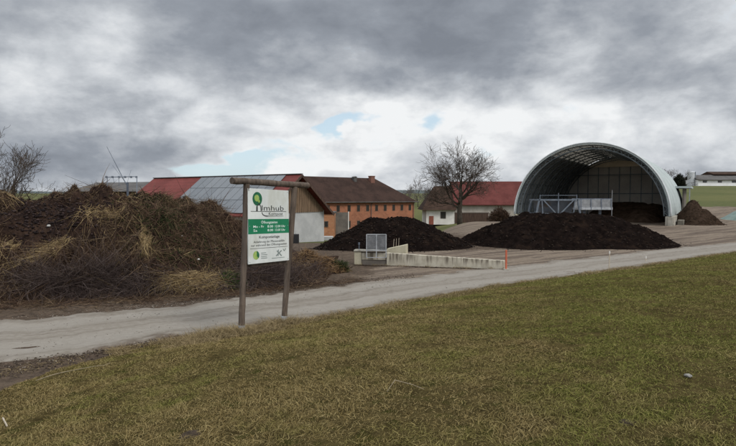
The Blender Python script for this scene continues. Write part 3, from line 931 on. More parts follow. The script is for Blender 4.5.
# litter of twigs on the dirt in front of the heap, woodchip pile, weeds
n = 5200
lx = rng.uniform(-13, -.2, n); ly = np.interp(lx, [-13, -8.7, -3.3, 0], [12.2, 12.7, 14.3, 16.2]) + rng.normal(-.1, .55, n)
sdr = sdist(lx, ly, FP)
ok = (sdr < -.12)
lx, ly = lx[ok], ly[ok]; n = len(lx)
V, Fq = strands(np.c_[lx, ly, H(lx, ly) + .03], np.c_[rng.normal(0, 1, (n, 2)), rng.normal(.1, .15, n)], rng.uniform(.08, .5, n), rng.uniform(.005, .013, n), rng.normal(0, .15, (n, 3)), 3, True)
lt = npmesh('twig_litter', V, Fq, M['twig']); lt['kind'] = 'stuff'; lt['label'] = 'scattered twigs on the dirt at the foot of the waste heap'

def pebbles(name, x, y, rlo, rhi, mat, label, zoff=0.0, z=None, parent=None):
    z = H(x, y) + zoff if z is None else z
    n = len(x)
    ico = np.array([(0, 0, 1), (.9, 0, .2), (.28, .85, .2), (-.72, .53, .2), (-.72, -.53, .2), (.28, -.85, .2), (0, 0, -.6)])
    fa = np.array([(0, 1, 2), (0, 2, 3), (0, 3, 4), (0, 4, 5), (0, 5, 1), (6, 2, 1), (6, 3, 2), (6, 4, 3), (6, 5, 4), (6, 1, 5)])
    r = rlo + (rhi - rlo) * rng.random(n) ** 3
    sc = rng.uniform(.6, 1.3, (n, 1, 3)) * r[:, None, None]; sc[:, :, 2] *= .7
    a = rng.uniform(0, 6.28, n); ca, sa = np.cos(a)[:, None], np.sin(a)[:, None]
    v = ico[None] * sc * rng.uniform(.75, 1.2, (n, 7, 1))
    V = np.stack([v[:, :, 0] * ca - v[:, :, 1] * sa + x[:, None], v[:, :, 0] * sa + v[:, :, 1] * ca + y[:, None], v[:, :, 2] + z[:, None]], -1)
    Fq = (np.arange(n)[:, None, None] * 7 + fa[None]).reshape(-1, 3)
    o = npmesh(name, V.reshape(-1, 3), Fq, mat, parent); o['kind'] = 'stuff'
    if label: o['label'] = label
    return o
M['pebble'] = island_mat('pebble', [(.07, .058, .048), (.16, .135, .11), (.30, .27, .23)])
M['crumb'] = island_mat('compost_crumbs', [(.004, .003, .0028), (.009, .0065, .0055), (.018, .0125, .010), (.034, .024, .017)], 1.0)
M['crumb3'] = island_mat('dark_soil_crumbs', [(.008, .0055, .0055), (.020, .0135, .013), (.045, .030, .027)], 1.0)
M['crumb2'] = island_mat('soil_crumbs', [(.014, .009, .006), (.034, .023, .016), (.06, .042, .03)], 1.0)
def crumbs(heap, prof, x0, x1, y0, y1, n, mat, lo, hi):
    me = heap.data; co = np.zeros(len(me.vertices) * 3, np.float32); me.vertices.foreach_get('co', co); co = co.reshape(-1, 3)
    k = rng.integers(0, len(co), n)
    x = co[k, 0] + rng.normal(0, .04, n); y = co[k, 1] + rng.normal(0, .04, n); z = co[k, 2]
    ok = z > H(x, y) - .02
    pebbles('crumbs', x[ok], y[ok], lo, hi, mat, None, z=z[ok], parent=heap)
    # spilled round the foot
    x = rng.uniform(x0 - .6, x1 + .6, n * 2); y = rng.uniform(y0 - .6, y1, n * 2); h = prof(x, y)
    ok = (h < .02) & (h > -.38) & (rng.random(n * 2) < np.exp(h * 9))
    pebbles('spilled_crumbs', x[ok], y[ok], lo * .7, hi * .6, mat, None, .0, parent=heap)
for hp, pr, bx, mt in ((compost_1, p1, (-4, 7, 25, 32), 'crumb'), (compost_2, p2, (3.2, 19.5, 26, 40), 'crumb'), (soil_1, p3, (28, 35, 49, 58), 'crumb2')):
    crumbs(hp, pr, *bx, 9000, M[mt], .015, .075)
M['clod'] = island_mat('clod', [(.022, .016, .012), (.05, .036, .026), (.09, .066, .046)])
n = 9000
t = rng.random(n) ** 1.5; i_ = (t * 520).astype(int) + 60; w_ = rng.random(n)
w_ = np.where(rng.random(n) < .6, np.where(rng.random(n) < .5, rng.normal(-.03, .06, n), rng.normal(1.03, .06, n)), w_)
px_ = A[i_, 0] * (1 - w_) + B[i_, 0] * w_ + rng.normal(0, .04, n); py_ = A[i_, 1] * (1 - w_) + B[i_, 1] * w_ + rng.normal(0, .04, n)
pebbles('gravel', px_, py_, .004, .018, M['pebble'], 'loose gravel on the road and along its borders', .012)
pebbles('soil_crumbs', soil_pts[:, 0], soil_pts[:, 1], .012, .07, M['crumb3'], None, z=soil_pts[:, 2], parent=waste)
n = 9000
cx_ = rng.uniform(-12, -2.6, n); cy_ = np.interp(cx_, [-12, -5.45, -3.3, -2], [3.6, 8.05, 9.85, 10.7]) + rng.normal(-.35, .35, n) * ss(-2.2, -6, cx_)
ok = (qmeadow(cx_, cy_) < .25)
cx_, cy_ = cx_[ok], cy_[ok]
cx2 = rng.uniform(-13, 1.5, 7000); cy2 = np.interp(cx2, [-13, -8.7, -3.3, 0, 1.5], [11.9, 12.5, 14.2, 16.4, 17.6]) + rng.normal(-.1, .45, 7000)
pebbles('soil_clods', np.r_[cx_, cx2], np.r_[cy_, cy2], .004, .022, M['clod'], 'crumbs of dark soil beside the road', .01)
n = 3500
gx2 = rng.uniform(-10, -2.8, n); gy2 = np.interp(gx2, [-12, -5.45, -3.3, -2], [3.6, 8.05, 9.85, 10.7]) + rng.normal(-.55, .3, n) * ss(-2.2, -6, gx2)
ok = (vnoise(gx2 * 2.2, gy2 * 2.2, 0, 5) > .5)
gx2, gy2 = gx2[ok], gy2[ok]; n = len(gx2)
V, Fq = strands(np.c_[gx2, gy2, np.maximum(H(gx2, gy2), MZ(gx2, gy2))], np.c_[rng.normal(0, .7, (n, 2)), np.full(n, .7)], rng.uniform(.03, .11, n), rng.uniform(.003, .007, n), np.c_[rng.normal(0, .5, (n, 2)), -rng.uniform(.2, .9, n)], 3, False)
o = npmesh('shoulder_grass', V, Fq, M['dry']); o['kind'] = 'stuff'; o['label'] = 'sparse dry grass on the dark soil between road and meadow'

pc = maxof(cone(-2.05, 18.5, .85, .7, .66), cone(-1.45, 18.6, .7, .55, .42))
chip = empty('straw_heap', (-1.7, 18.3, 0), 'small tan heap of straw and wood chips right of the sign', 'straw heap')
mound('core', M['waste_soil'], 0, 0, pc, 60, 50, -3.4, -.3, 17.2, 19.8, '', '', None, 5, .06, .04, chip)
n = 7000
x = rng.uniform(-3.2, -.5, n); y = rng.uniform(17.4, 19.5, n); h = pc(x, y); ok = h > .01; x, y, h = x[ok], y[ok], h[ok]; n = len(x)
V, Fq = strands(np.c_[x, y, h + .02], rng.normal(0, 1, (n, 3)) * [1, 1, .5] + [0, 0, .25], rng.uniform(.08, .3, n), rng.uniform(.008, .02, n), np.c_[rng.normal(0, .3, (n, 2)), -rng.uniform(0, .5, n)], 3, True)
o = npmesh('chips', V, Fq, M['chips'], chip); o['kind'] = 'stuff'

def shrub(name, c, rx, ry, rz, n, mat, label, cat, lw=(.012, .03), ll=(.06, .16), group=None, seed=0):
    r = np.random.default_rng(seed)
    root = empty(name, c, label, cat, group)
    d = r.normal(0, 1, (n, 3)); d /= np.linalg.norm(d, axis=1, keepdims=True); d[:, 2] = np.abs(d[:, 2])
    lump = 1 + .35 * fbm(d[:, 0] * 3, d[:, 1] * 3, d[:, 2] * 3, 3, seed)
    rad = r.random(n) ** .45 * lump
    base = np.array(c) + d * rad[:, None] * np.array([rx, ry, rz])
    V, Fq = strands(base, d + r.normal(0, .7, (n, 3)), r.uniform(*ll, n), r.uniform(*lw, n), r.normal(0, .3, (n, 3)), 2, False)
    o = npmesh('leaves', V, Fq, M[mat], root); o['kind'] = 'stuff'
    m = max(8, n // 150)
    dd = r.normal(0, 1, (m, 3)); dd[:, 2] = np.abs(dd[:, 2]) + .3; dd /= np.linalg.norm(dd, axis=1, keepdims=True)
    V, Fq = strands(np.repeat(np.array([c]), m, 0) + [0, 0, -.05], dd * [rx, ry, rz], r.uniform(.6, .95, m) * (np.linalg.norm(dd * [rx, ry, rz], axis=1)), np.full(m, .03 * max(rz, .4)), r.normal(0, .15, (m, 3)), 4, True)
    o = npmesh('stems', V, Fq, M['bark'], root); o['kind'] = 'stuff'
    return root
c = at(337, 261, 18.6); shrub('weed_clump', (c.x, c.y, 0), .42, .35, .36, 1500, 'needles', 'small grey-green shrub between the straw heap and the concrete ramp', 'shrub', seed=3)
shrub('nettle_patch', (-3.75, 14.9, 0.05), .5, .35, .4, 1800, 'weeds', 'bright green weeds growing behind the left sign post', 'weeds', seed=4)

# ==================================================================== SIGN
sign = empty('notice_board', (-1.97, 10.3, 0), 'white and green notice board between two leaning log posts at the roadside', 'sign')
lb, rb = Vector((-2.28, 9.8, gz(-2.28, 9.8))), Vector((-1.67, 10.78, gz(-1.67, 10.78)))
lt_, rt_ = at(246.7, 184, 9.94), at(294.6, 187, 11.08)
def log(name, a, b, r, parent, seed, n=14, seg=16, mat='wood'):
    rr_ = random.Random(seed)
    a, b = Vector(a), Vector(b)
    pts, rad = [], []
    for i in range(seg + 1):
        t = i / seg
        p = a.lerp(b, t) + Vector((rr_.uniform(-1, 1), rr_.uniform(-1, 1), rr_.uniform(-1, 1))) * r * .07
        pts.append(p); rad.append(r * rr_.uniform(.95, 1.05))
    m = MB(); m.tube(pts, rad, n)
    return m.build(name, M[mat], parent, smooth=False)
for bpt, tpt, sd_ in ((lb, lt_, 1), (rb, rt_, 2)):
    dv = (tpt - bpt).normalized()
    o = log('post', bpt + dv * .02, tpt, .056, sign, sd_)
    m = MB()
    m.tube([bpt - dv * .1, bpt + dv * .15], .060, 14)
    s1 = m.build('post_shoe', M['galv'], o)
dsg = (rt_ - lt_).normalized()
o = log('top_beam', lt_ - dsg * .36 + Vector((0, 0, .045)), rt_ + dsg * .42 + Vector((0, 0, .045)), .060, sign, 3)
nrm_s = Vector((dsg.y, -dsg.x, 0)).normalized()
if nrm_s.y > 0: nrm_s = -nrm_s
# panel corners: along the posts, a little in front of them
def on_post(b_, t_, z):
    k = (z - b_.z) / (t_.z - b_.z)
    return b_.lerp(t_, k)
TL = at(249.6, 189.0, 9.93); BL = at(246.4, 264.0, 9.80)
TR = at(291.3, 190.5, 10.93); BR = at(286.0, 260.8, 10.72)
ax_u = (((TR - TL) + (BR - BL)) / 2); PW = ax_u.length; ax_u.normalize()
ax_v = (((TL - BL) + (TR - BR)) / 2); PH = ax_v.length
ax_v = (ax_v - ax_u * ax_v.dot(ax_u)).normalized()
ax_n = ax_u.cross(ax_v).normalized()
ctr = (TL + TR + BL + BR) / 4
org = ctr - ax_u * PW / 2 + ax_v * PH / 2       # top left corner
XF = Matrix(((ax_u.x, -ax_v.x, ax_n.x, org.x), (ax_u.y, -ax_v.y, ax_n.y, org.y), (ax_u.z, -ax_v.z, ax_n.z, org.z), (0, 0, 0, 1)))
# lower cross rail
lo_l = on_post(lb, lt_, BL.z - .03); lo_r = on_post(rb, rt_, BR.z - .03)
m = MB(); m.bar(lo_l, lo_r, .04, .09); m.build('cross_rail', M['wood'], sign, bevel=.004)
m = MB(); m.box(0, PW, 0, PH, -.02, .004)
pan = m.build('panel', M['panel'], sign, xf=XF, bevel=.003)
LZ = .0065
for u_ in (.03, .97):
    for v_ in (.025, .5, .975):
        m = MB(); m.tube([(u_ * PW, v_ * PH, .003), (u_ * PW, v_ * PH, .009)], .008, 10); m.build('screw', M['galv'], pan, xf=XF)
def fl(polys, name, mat, z=LZ):
    m = MB()
    for k, p in enumerate(polys):
        m.prism([(x * PW, y * PH, z - .0022 + k * .0001) for x, y in p], (0, 0, .0016))
    return m.build(name, M[mat], pan, xf=XF)
asp = PW / PH
def circ(cx, cy, r, n=36, a0=0, a1=360):
    return [(cx + r * math.cos(R(a0 + (a1 - a0) * i / n)), cy + r * asp * math.sin(R(a0 + (a1 - a0) * i / n))) for i in range(n + (0 if a1 - a0 == 360 else 1))]
def stroke(pts, w):
    out = []
    for i in range(len(pts) - 1):
        (x0, y0), (x1, y1) = pts[i], pts[i + 1]
        dx_, dy_ = (x1 - x0), (y1 - y0) / asp
        l = math.hypot(dx_, dy_); nx, ny = -dy_ / l * w / 2, dx_ / l * w / 2 * asp
        out.append([(x0 - nx, y0 - ny), (x1 - nx, y1 - ny), (x1 + nx, y1 + ny), (x0 + nx, y0 + ny)])
    return out
fl([[(.0, .405), (1.0, .405), (1.0, .605), (.0, .605)]], 'green_band', 'green', .0055)
fl([circ(.215, .135, .112)], 'tree_emblem', 'dgreen')
fl([circ(.20, .125, .055), circ(.25, .165, .025)], 'emblem_highlight', 'lgreen', LZ + .002)
fl([[(.19, .23), (.222, .23), (.222, .30), (.185, .30)]] + stroke([(.215, .225), (.26, .20), (.295, .24), (.30, .30)], .018) + [[(.06, .2985), (.93, .2985), (.93, .305), (.06, .305)]]
   + stroke([(.32, .315), (.34, .345), (.39, .362), (.46, .366)], .016) + [[(.46, .361), (.86, .364), (.86, .368), (.46, .369)]], 'emblem_lines', 'ink')
def text(body, u, v, hgt, mat, name='lettering', align='LEFT', wid=None, parent=None, z=LZ, bold=0.0):
    cu = bpy.data.curves.new('lettering', 'FONT')
    cu.body = body; cu.size = 1; cu.align_x = 'LEFT'; cu.extrude = .0; cu.offset = bold; cu.resolution_u = 2
    ob = bpy.data.objects.new('lettering_source', cu); C.objects.link(ob)
    dg_ = bpy.context.evaluated_depsgraph_get()
    me = bpy.data.meshes.new_from_object(ob.evaluated_get(dg_))
    bpy.data.objects.remove(ob); bpy.data.curves.remove(cu)
    co = np.zeros(len(me.vertices) * 3, np.float32); me.vertices.foreach_get('co', co); co = co.reshape(-1, 3)
    x0, x1 = co[:, 0].min(), co[:, 0].max()
    sc = hgt * PH / .72
    sxx = sc if wid is None else wid * PW / (x1 - x0)
    X_ = (co[:, 0] - x0) * sxx
    w_ = (x1 - x0) * sxx
    ofs = u * PW - (w_ / 2 if align == 'CENTER' else 0)
    for i, vtx in enumerate(me.vertices):
        vtx.co = XF @ Vector((X_[i] + ofs, v * PH - co[i, 1] * sc, z))
    me.materials.append(M[mat])
    o = bpy.data.objects.new(name, me); C.objects.link(o)
    o.parent = pan; o.matrix_parent_inverse = pan.matrix_basis.inverted()
    return o
text('lmhub', .315, .290, .075, 'ink', wid=.55)
text('Kompost', .485, .352, .042, 'ink', wid=.36)
text('Öffnungszeiten', .5, .466, .036, 'white', align='CENTER', wid=.40, bold=.004)
text('Mo - Fr', .115, .522, .033, 'white', wid=.25, bold=.004); text('8.00', .45, .522, .033, 'white', wid=.14, bold=.004); text('12.00 Uhr', .64, .522, .033, 'white', wid=.26, bold=.004)
text('Sa', .115, .574, .033, 'white', wid=.09, bold=.004); text('8.00', .45, .574, .033, 'white', wid=.14, bold=.004); text('13.00 Uhr', .64, .574, .033, 'white', wid=.26, bold=.004)
text('Kompostanlage', .5, .665, .036, 'ink', align='CENTER', wid=.50, bold=.01)
text('Anlieferung der Pflanzenabfälle', .5, .725, .030, 'ink', align='CENTER', wid=.76)
text('nur während der Öffnungszeiten', .5, .770, .030, 'ink', align='CENTER', wid=.88)
fl([[(.04, .795), (.96, .795), (.96, .800), (.04, .800)]], 'printed_rule', 'ink')
fl([circ(.175, .89, .07)], 'round_emblem', 'lgreen')
fl([circ(.175, .89, .072, 20, -80, 40) + [(.19, .90)]], 'emblem_shade', 'dgreen', LZ + .002)
for q, (a_1, b_1) in enumerate(((.86, .12), (.885, .15), (.91, .14), (.932, .15))):
    fl([[(.29, a_1), (.29 + b_1, a_1), (.29 + b_1, a_1 + .008), (.29, a_1 + .008)]], 'printed_line', 'inkgrey')
fl(stroke([(.66, .92), (.80, .85)], .022) + stroke([(.68, .85), (.80, .925)], .022) + stroke([(.72, .835), (.71, .925)], .02) + stroke([(.84, .83), (.87, .86), (.91, .825)], .015), 'crossed_emblem', 'inkgrey')
fl([[(.55, .945), (.88, .945), (.88, .952), (.55, .952)]], 'printed_line', 'inkgrey')

# ==================================================================== TREES
def tree(name, base, height, spread, label, cat='tree', group=None, seed=1, stems=1, trunk_r=.2, bare_h=.22, levels=5, lean=(0, 0), twig_r=.008, up=.35, kids=(7, 5, 4, 4), ang0=(30, 62), reach=1.0, twigs='twigs_tree', trunk_f=.5):
    rd = random.Random(seed)
    root = empty(name, base, label, cat, group)
    thick, thin = MB(), MB()
    def grow(p, d, L, r, lev):
        nseg = 5 if lev < 2 else (4 if lev < 3 else 3)
        pts, rad = [p.copy()], [r]
        q = p.copy(); dd = d.copy()
        for i in range(nseg):
            j = .10 if lev == 0 else .22
            dd = (dd + Vector((rd.gauss(0, j), rd.gauss(0, j), rd.gauss(0, j) + (up * .18 if lev > 0 else .05)))).normalized()
            q = q + dd * (L / nseg)
            pts.append(q.copy()); rad.append(max(twig_r, r * (1 - .75 * (i + 1) / nseg)) if lev > 0 else r * (1 - .5 * (i + 1) / nseg))
        (thick if lev <= 1 else thin).tube(pts, rad, 8 if lev == 0 else (6 if lev == 1 else 3), cap=lev < 2)
        if lev >= levels - 1: return
        nk = kids[min(lev, len(kids) - 1)]
        for k in range(nk):
            if lev == 0:
                t = rd.uniform(bare_h, 1.0) if k else 1.0
            else:
                t = rd.uniform(.25, 1.0)
            x = t * nseg; i = min(int(x), nseg - 1); fr = x - i
            pp = pts[i].lerp(pts[i + 1], fr); rr_ = rad[i] * (1 - fr) + rad[i + 1] * fr
            tg = (pts[i + 1] - pts[i]).normalized()
            az_ = rd.uniform(0, 2 * math.pi) if lev else (k * 2.4 + rd.uniform(-.4, .4))
            o1 = tg.orthogonal().normalized(); o2 = tg.cross(o1)
            an = R(rd.uniform(22, 50)) if lev else R(rd.uniform(*ang0))
            nd = (tg * math.cos(an) + (o1 * math.cos(az_) + o2 * math.sin(az_)) * math.sin(an)).normalized()
            if lev == 0:
                nd.x *= spread; nd.y *= spread; nd.normalize()
                LL = height * reach * rd.uniform(.42, .6) * (1.1 - .35 * t)
            else:
                LL = L * rd.uniform(.45, .72)
            grow(pp, nd, LL, max(twig_r, rr_ * rd.uniform(.42, .62)), lev + 1)
    for s_ in range(stems):
        a0 = rd.uniform(0, 6.28)
        b = Vector(base) + Vector((math.cos(a0), math.sin(a0), 0)) * (.25 * s_)
        grow(b - Vector((0, 0, .2)), Vector((lean[0] + .12 * s_ * math.cos(a0), lean[1], 1)).normalized(), height * trunk_f, trunk_r * (1 - .15 * s_), 0)
    thick.build('trunk', M['bark'], root, smooth=True)
    thin.build('crown', M[twigs], root)
    return root
x_ = (460 - 368) / 550 * 92
tree('bare_tree', (x_, 92, Hs(x_, 92)), 13.6, 1.0, 'large bare deciduous tree with a rounded crown in front of the white house', 'tree', None, 9, 1, .50, .38, 5, (.0, 0), .016, .35, (13, 8, 6, 5), (26, 70), .84)
c = at(7, 195, 33); tree('bare_tree', (c.x, c.y, Hs(c.x, c.y) - .2), 8.3, .7, 'bare tree with upright branches at the far left behind the waste heap', 'tree', 'bare trees behind the waste heap', 12, 1, .15, .25, 5, (.0, 0), .0085, .7, (11, 5, 4, 3), (20, 42), .60, 'twigs_tree', .62)
c = at(13, 195, 34); tree('bare_tree', (c.x, c.y, Hs(c.x, c.y) - .2), 6.9, 1.0, 'bare tree leaning right, second from the left edge behind the waste heap', 'tree', 'bare trees behind the waste heap', 16, 1, .12, .25, 5, (.05, 0), .0085, .6, (9, 5, 4, 3), (20, 44), .60, 'twigs_tree', .60)
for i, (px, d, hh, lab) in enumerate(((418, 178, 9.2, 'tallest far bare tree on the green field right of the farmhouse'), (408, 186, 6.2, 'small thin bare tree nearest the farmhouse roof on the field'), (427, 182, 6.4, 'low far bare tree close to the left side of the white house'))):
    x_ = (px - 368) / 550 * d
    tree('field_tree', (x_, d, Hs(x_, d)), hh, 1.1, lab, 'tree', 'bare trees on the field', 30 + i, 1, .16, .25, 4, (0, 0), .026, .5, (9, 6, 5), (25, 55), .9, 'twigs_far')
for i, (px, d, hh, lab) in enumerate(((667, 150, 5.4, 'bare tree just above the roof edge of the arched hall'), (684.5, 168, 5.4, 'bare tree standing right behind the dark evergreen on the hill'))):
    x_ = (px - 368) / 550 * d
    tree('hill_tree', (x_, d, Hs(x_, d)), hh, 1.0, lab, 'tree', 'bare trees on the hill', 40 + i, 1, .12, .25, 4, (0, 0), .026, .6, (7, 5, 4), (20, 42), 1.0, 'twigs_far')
x_ = (678 - 368) / 550 * 158
shrub('evergreen_bush', (x_, 158, Hs(x_, 158)), 1.7, 1.6, 3.2, 8000, 'conifer', 'dark dense evergreen on the hill behind the arched hall', 'bush', (.08, .2), (.25, .6), None, 9)
x_ = (500 - 368) / 550 * 112
shrub('brown_hedge', (x_, 112, Hs(x_, 112)), 2.3, 1.2, 2.7, 7000, 'bush_brown', 'reddish brown leafless hedge beside the brown barn gate', 'hedge', (.05, .12), (.25, .6), None, 10)

# ==================================================================== SHED with solar panels
def frame_at(o, u, v):
    """matrix: local x along u, y along v, z up"""
    u = Vector((u[0], u[1], 0)).normalized(); v = Vector((v[0], v[1], 0)).normalized()
    return Matrix(((u.x, v.x, 0, o[0]), (u.y, v.y, 0, o[1]), (0, 0, 1, o[2]), (0, 0, 0, 1)))
def roof_slab(m, e0, e1, r1, r0, th):
    """slab: eave e0->e1, ridge r0->r1, thickness th downwards"""
    dn = Vector((0, 0, -th))
    q = [Vector(p) for p in (e0, e1, r1, r0)]
    m.hexa([p + dn for p in q] + q)
# local: x = along ridge from the near gable to the left, y = towards the camera side, z up, origin under near apex
SU = Vector((-.859, .515, 0)).normalized(); SV = Vector((-.515, -.859, 0)).normalized()
SX = frame_at((-6.7, 53, 0), SU, SV)
ANG_S = math.atan2(SU.y, SU.x)
M['red_sheet'] = tile_mat('red_roof', (.108, .028, .024), (.140, .037, .032), (.085, .026, .022), .35, .25, ANG_S, .55)
M['red_tile'] = tile_mat('red_tiles', (.078, .024, .021), (.105, .033, .029), (.058, .022, .019), .30, .3, 0, .8)
shed = empty('solar_shed', (-6.7, 53, -1.8), 'long shed with red roof, solar panels and a boarded gable behind the notice board', 'shed')
LEN, HW, AZ, EZ, BZ = 20.6, 5.0, 4.78, 1.15, -2.3
OV = .45; sl_ = (AZ - EZ) / HW
m = MB(); m.prism([(.35, -HW + .3, BZ), (.35, HW - .3, BZ), (.35, HW - .3, EZ + .05), (.35, -HW + .3, EZ + .05)], (LEN - .6, 0, 0))
m.build('wall', M['concrete_wall'], shed, xf=SX)
m = MB()
zt = EZ + .06
pts = [(-HW + .25, zt), (HW - .25, zt), (0, AZ - .2)]
m.prism([(.30, y, z) for y, z in pts], (.10, 0, 0))
for k in range(31):
    y = -HW + .4 + k * (2 * HW - .8) / 30
    zt2 = AZ - .22 - abs(y) * sl_
    if zt2 > zt + .1: m.box(.27, .30, y - .135, y + .115, zt - .12, zt2)
m.build('boarded_gable', M['board'], shed, xf=SX)
for s_, nm in ((1, 'near'), (-1, 'far')):
    m = MB(); roof_slab(m, (-OV, s_ * (HW + .35), AZ - sl_ * (HW + .35)), (LEN + OV, s_ * (HW + .35), AZ - sl_ * (HW + .35)), (LEN + OV, 0, AZ), (-OV, 0, AZ), .12)
    m.build('roof', M['red_sheet'], shed, xf=SX)
m = MB(); m.bar((-OV, 0, AZ + .03), (LEN + OV, 0, AZ + .03), .35, .08); m.build('ridge_cap', M['asphalt_roof'], shed, xf=SX)
m = MB()
for s_ in (1, -1):
    m.bar((-OV - .03, s_ * (HW + .37), AZ - sl_ * (HW + .37) - .12), (-OV - .03, 0, AZ - .12), .05, .24)
m.build('barge_board', M['darkwood'], shed, xf=SX)
m, gq, b = newmat('solar_panel')
co = gq.node('ShaderNodeTexCoord').outputs['Object']
oi = gq.node('ShaderNodeObjectInfo').outputs['Random']
gq.put(b.inputs['Base Color'], gq.mix(oi, (.085, .095, .105), (.12, .13, .14)))
b.inputs['Roughness'].default_value = .38; b.inputs['Specular IOR Level'].default_value = .35
M['pv'] = m
cosr = 1 / math.sqrt(1 + sl_ * sl_)
nv = Vector((0, sl_ * cosr, cosr)) 
first = None
for i in range(11):
    for j in range(3):
        x0 = 1.35 + i * 1.06; s0, s1 = .25 + j * 2.04, .25 + j * 2.04 + 1.98
        def rp(x, s): return Vector((x, s * cosr, AZ - s * cosr * sl_))
        q = [rp(x0, s0), rp(x0 + 1.0, s0), rp(x0 + 1.0, s1), rp(x0, s1)]
        mb = MB(); mb.hexa([p + nv * .05 for p in q] + [p + nv * .095 for p in q])
        mb.build('solar_panel', M['pv'], shed, xf=SX)
# black bin by the gable
c = at(295, 247, 44); tag(MB().box(c.x - .3, c.x + .3, c.y - .3, c.y + .3, Hs(c.x, c.y), Hs(c.x, c.y) + .75).build('bin', M['black'], bevel=.04), 'black bin standing at the foot of the grey shed wall', 'bin')

# ==================================================================== annex with gate
annex = empty('brick_annex', at(330, 232, 78), 'low orange brick annex with a small window between shed and black heap', 'annex')
a0, a1 = at(317, 213.5, 80), at(335.3, 213.5, 82)
zt = a0.z; zb = Hs(a0.x, 80) - .3
M['brick_annex'] = brick_mat('orange_brick', (.27, .11, .05), (.33, .15, .075), (.26, .19, .13), .5, .25, .05)
m = MB(); m.box(a0.x, a1.x, 80, 86, zb, zt); m.build('wall', M['brick_annex'], annex)
m = MB(); m.box(a0.x - .2, a1.x + .02, 79.8, 86.2, zt + .002, zt + .2); m.build('roof', M['asphalt_roof'], annex)
c = at(326.3, 224, 80); m = MB(); m.box(c.x - .28, c.x + .28, 79.92, 80.05, c.z - .42, c.z + .42); o = m.build('window', M['frame_wood'], annex)
m = MB(); m.box(c.x - .2, c.x + .2, 79.90, 79.93, c.z - .34, c.z + .34); m.build('pane', M['glass'], o)
g0, g1 = at(335.6, 212.3, 80.5), at(348, 212.3, 80.5)
gate = empty('sliding_gate', (g0.x + .9, 80.5, zb), 'grey brown sheet gate with a pale edge post beside the orange annex', 'gate')
m = MB(); m.box(g0.x, g1.x, 80.4, 80.5, zb, g0.z); m.build('gate_leaf', M['brickpale'], gate)
m = MB(); m.bar((g1.x + .08, 80.4, zb), (g1.x + .08, 80.4, g0.z + .1), .12); m.build('gate_post', M['white_wall'], gate)
c = at(325, 240, 50)
rub = MB(); rd = random.Random(3)
blk = MB(); zz0 = Hs(c.x, 62)
c = at(327, 238, 62)
blk.box(c.x - .7, c.x + .7, 61.6, 62.4, zz0 - .2, zz0 + .45); tag(blk.build('concrete_block', M['concrete_wall'], bevel=.05), 'pale concrete block lying between grey shed and black heap', 'block')

# ==================================================================== FARMHOUSE
FU = Vector((.765, .644, 0)).normalized(); FV = Vector((-.644, .765, 0)).normalized()
corner = Vector((9.9, 118, 0)); FL = 31.0; FW = 12.0; FE = 1.95; FR = 6.75; FB = -4.9
FX = frame_at((corner.x, corner.y, 0), -FU, FV)        # x from the right corner towards the left, y to the back
ANG_F = math.atan2(FU.y, FU.x)
M['brick'] = brick_mat('brick_wall', (.205, .076, .040), (.27, .108, .058), (.24, .15, .105), .5, .26, ANG_F)
M['brown_tile'] = tile_mat('brown_tiles', (.026, .016, .013), (.040, .024, .019), (.055, .033, .025), .32, .3, ANG_F, .85)
M['chimney'] = brick_mat('chimney_brick', (.12, .042, .028), (.165, .062, .040), (.15, .10, .08), .25, .09, ANG_F)
farm = empty('farmhouse', corner + Vector((0, 0, FB)), 'long two-storey orange brick farmhouse with dark brown hipped roof and chimney', 'farmhouse')
m = MB(); m.box(0, FL, 0, FW, FB, FE); m.build('wall', M['brick'], farm, xf=FX)
ov = .6; e = FE - .25
m = MB()
Vr = [(-ov, -ov, e), (FL + ov, -ov, e), (FL + ov, FW + ov, e), (-ov, FW + ov, e), (6.2, FW / 2, FR), (FL - 6.2, FW / 2, FR)]
m.add(Vr, [(0, 1, 5, 4), (2, 3, 4, 5), (3, 0, 4), (1, 2, 5), (3, 2, 1, 0)])
roof = m.build('roof', M['brown_tile'], farm, xf=FX)
# chimney and vent
m = MB(); m.box(7.15, 8.2, 4.6, 5.5, FR - 2.2, FR + .32); m.box(7.08, 8.27, 4.53, 5.57, FR + .32, FR + .44); m.build('chimney', M['chimney'], roof, xf=FX)
m = MB(); m.box(11.9, 12.6, 4.8, 5.6, FR - 1.2, FR + .02); m.prism([(11.75, 4.7, FR + .02), (12.75, 4.7, FR + .02), (12.25, 4.7, FR + .24)], (0, 1.0, 0)); m.build('roof_vent', M['asphalt_roof'], roof, xf=FX)
for row, (zc_, hh) in enumerate(((FE - 1.45, 1.1), (FE - 4.55, 1.2))):
    for k in range(11):
        x = 1.3 + k * 2.35 + (.3 if k > 7 else 0)
        m = MB(); m.box(x - .37, x + .37, -.05, .06, zc_ - hh / 2 - .08, zc_ + hh / 2 + .08)
        o = m.build('window', M['frame_wood'], farm, xf=FX)
        m = MB(); m.box(x - .29, x - .03, -.07, -.045, zc_ - hh / 2, zc_ + hh / 2); m.box(x + .03, x + .29, -.07, -.045, zc_ - hh / 2, zc_ + hh / 2)
        m.build('pane', M['glass'], o, xf=FX)
m = MB(); m.tube([(-.6, -.68, FE - .27), (FL + .6, -.68, FE - .27)], .09, 8); gut = m.build('gutter', M['asphalt_roof'], farm, xf=FX)
for x in (.35, 12.2, 23.9):
    m = MB(); m.tube([(x, -.66, FE - .3), (x, -.12, FE - .75), (x, -.12, FB)], .06, 6); m.build('downpipe', M['asphalt_roof'], gut, xf=FX)
m = MB(); m.box(21.3, 24.6, -.06, .03, FB, FE - 3.7); m.build('barn_door', M['darkwood'], farm, xf=FX)

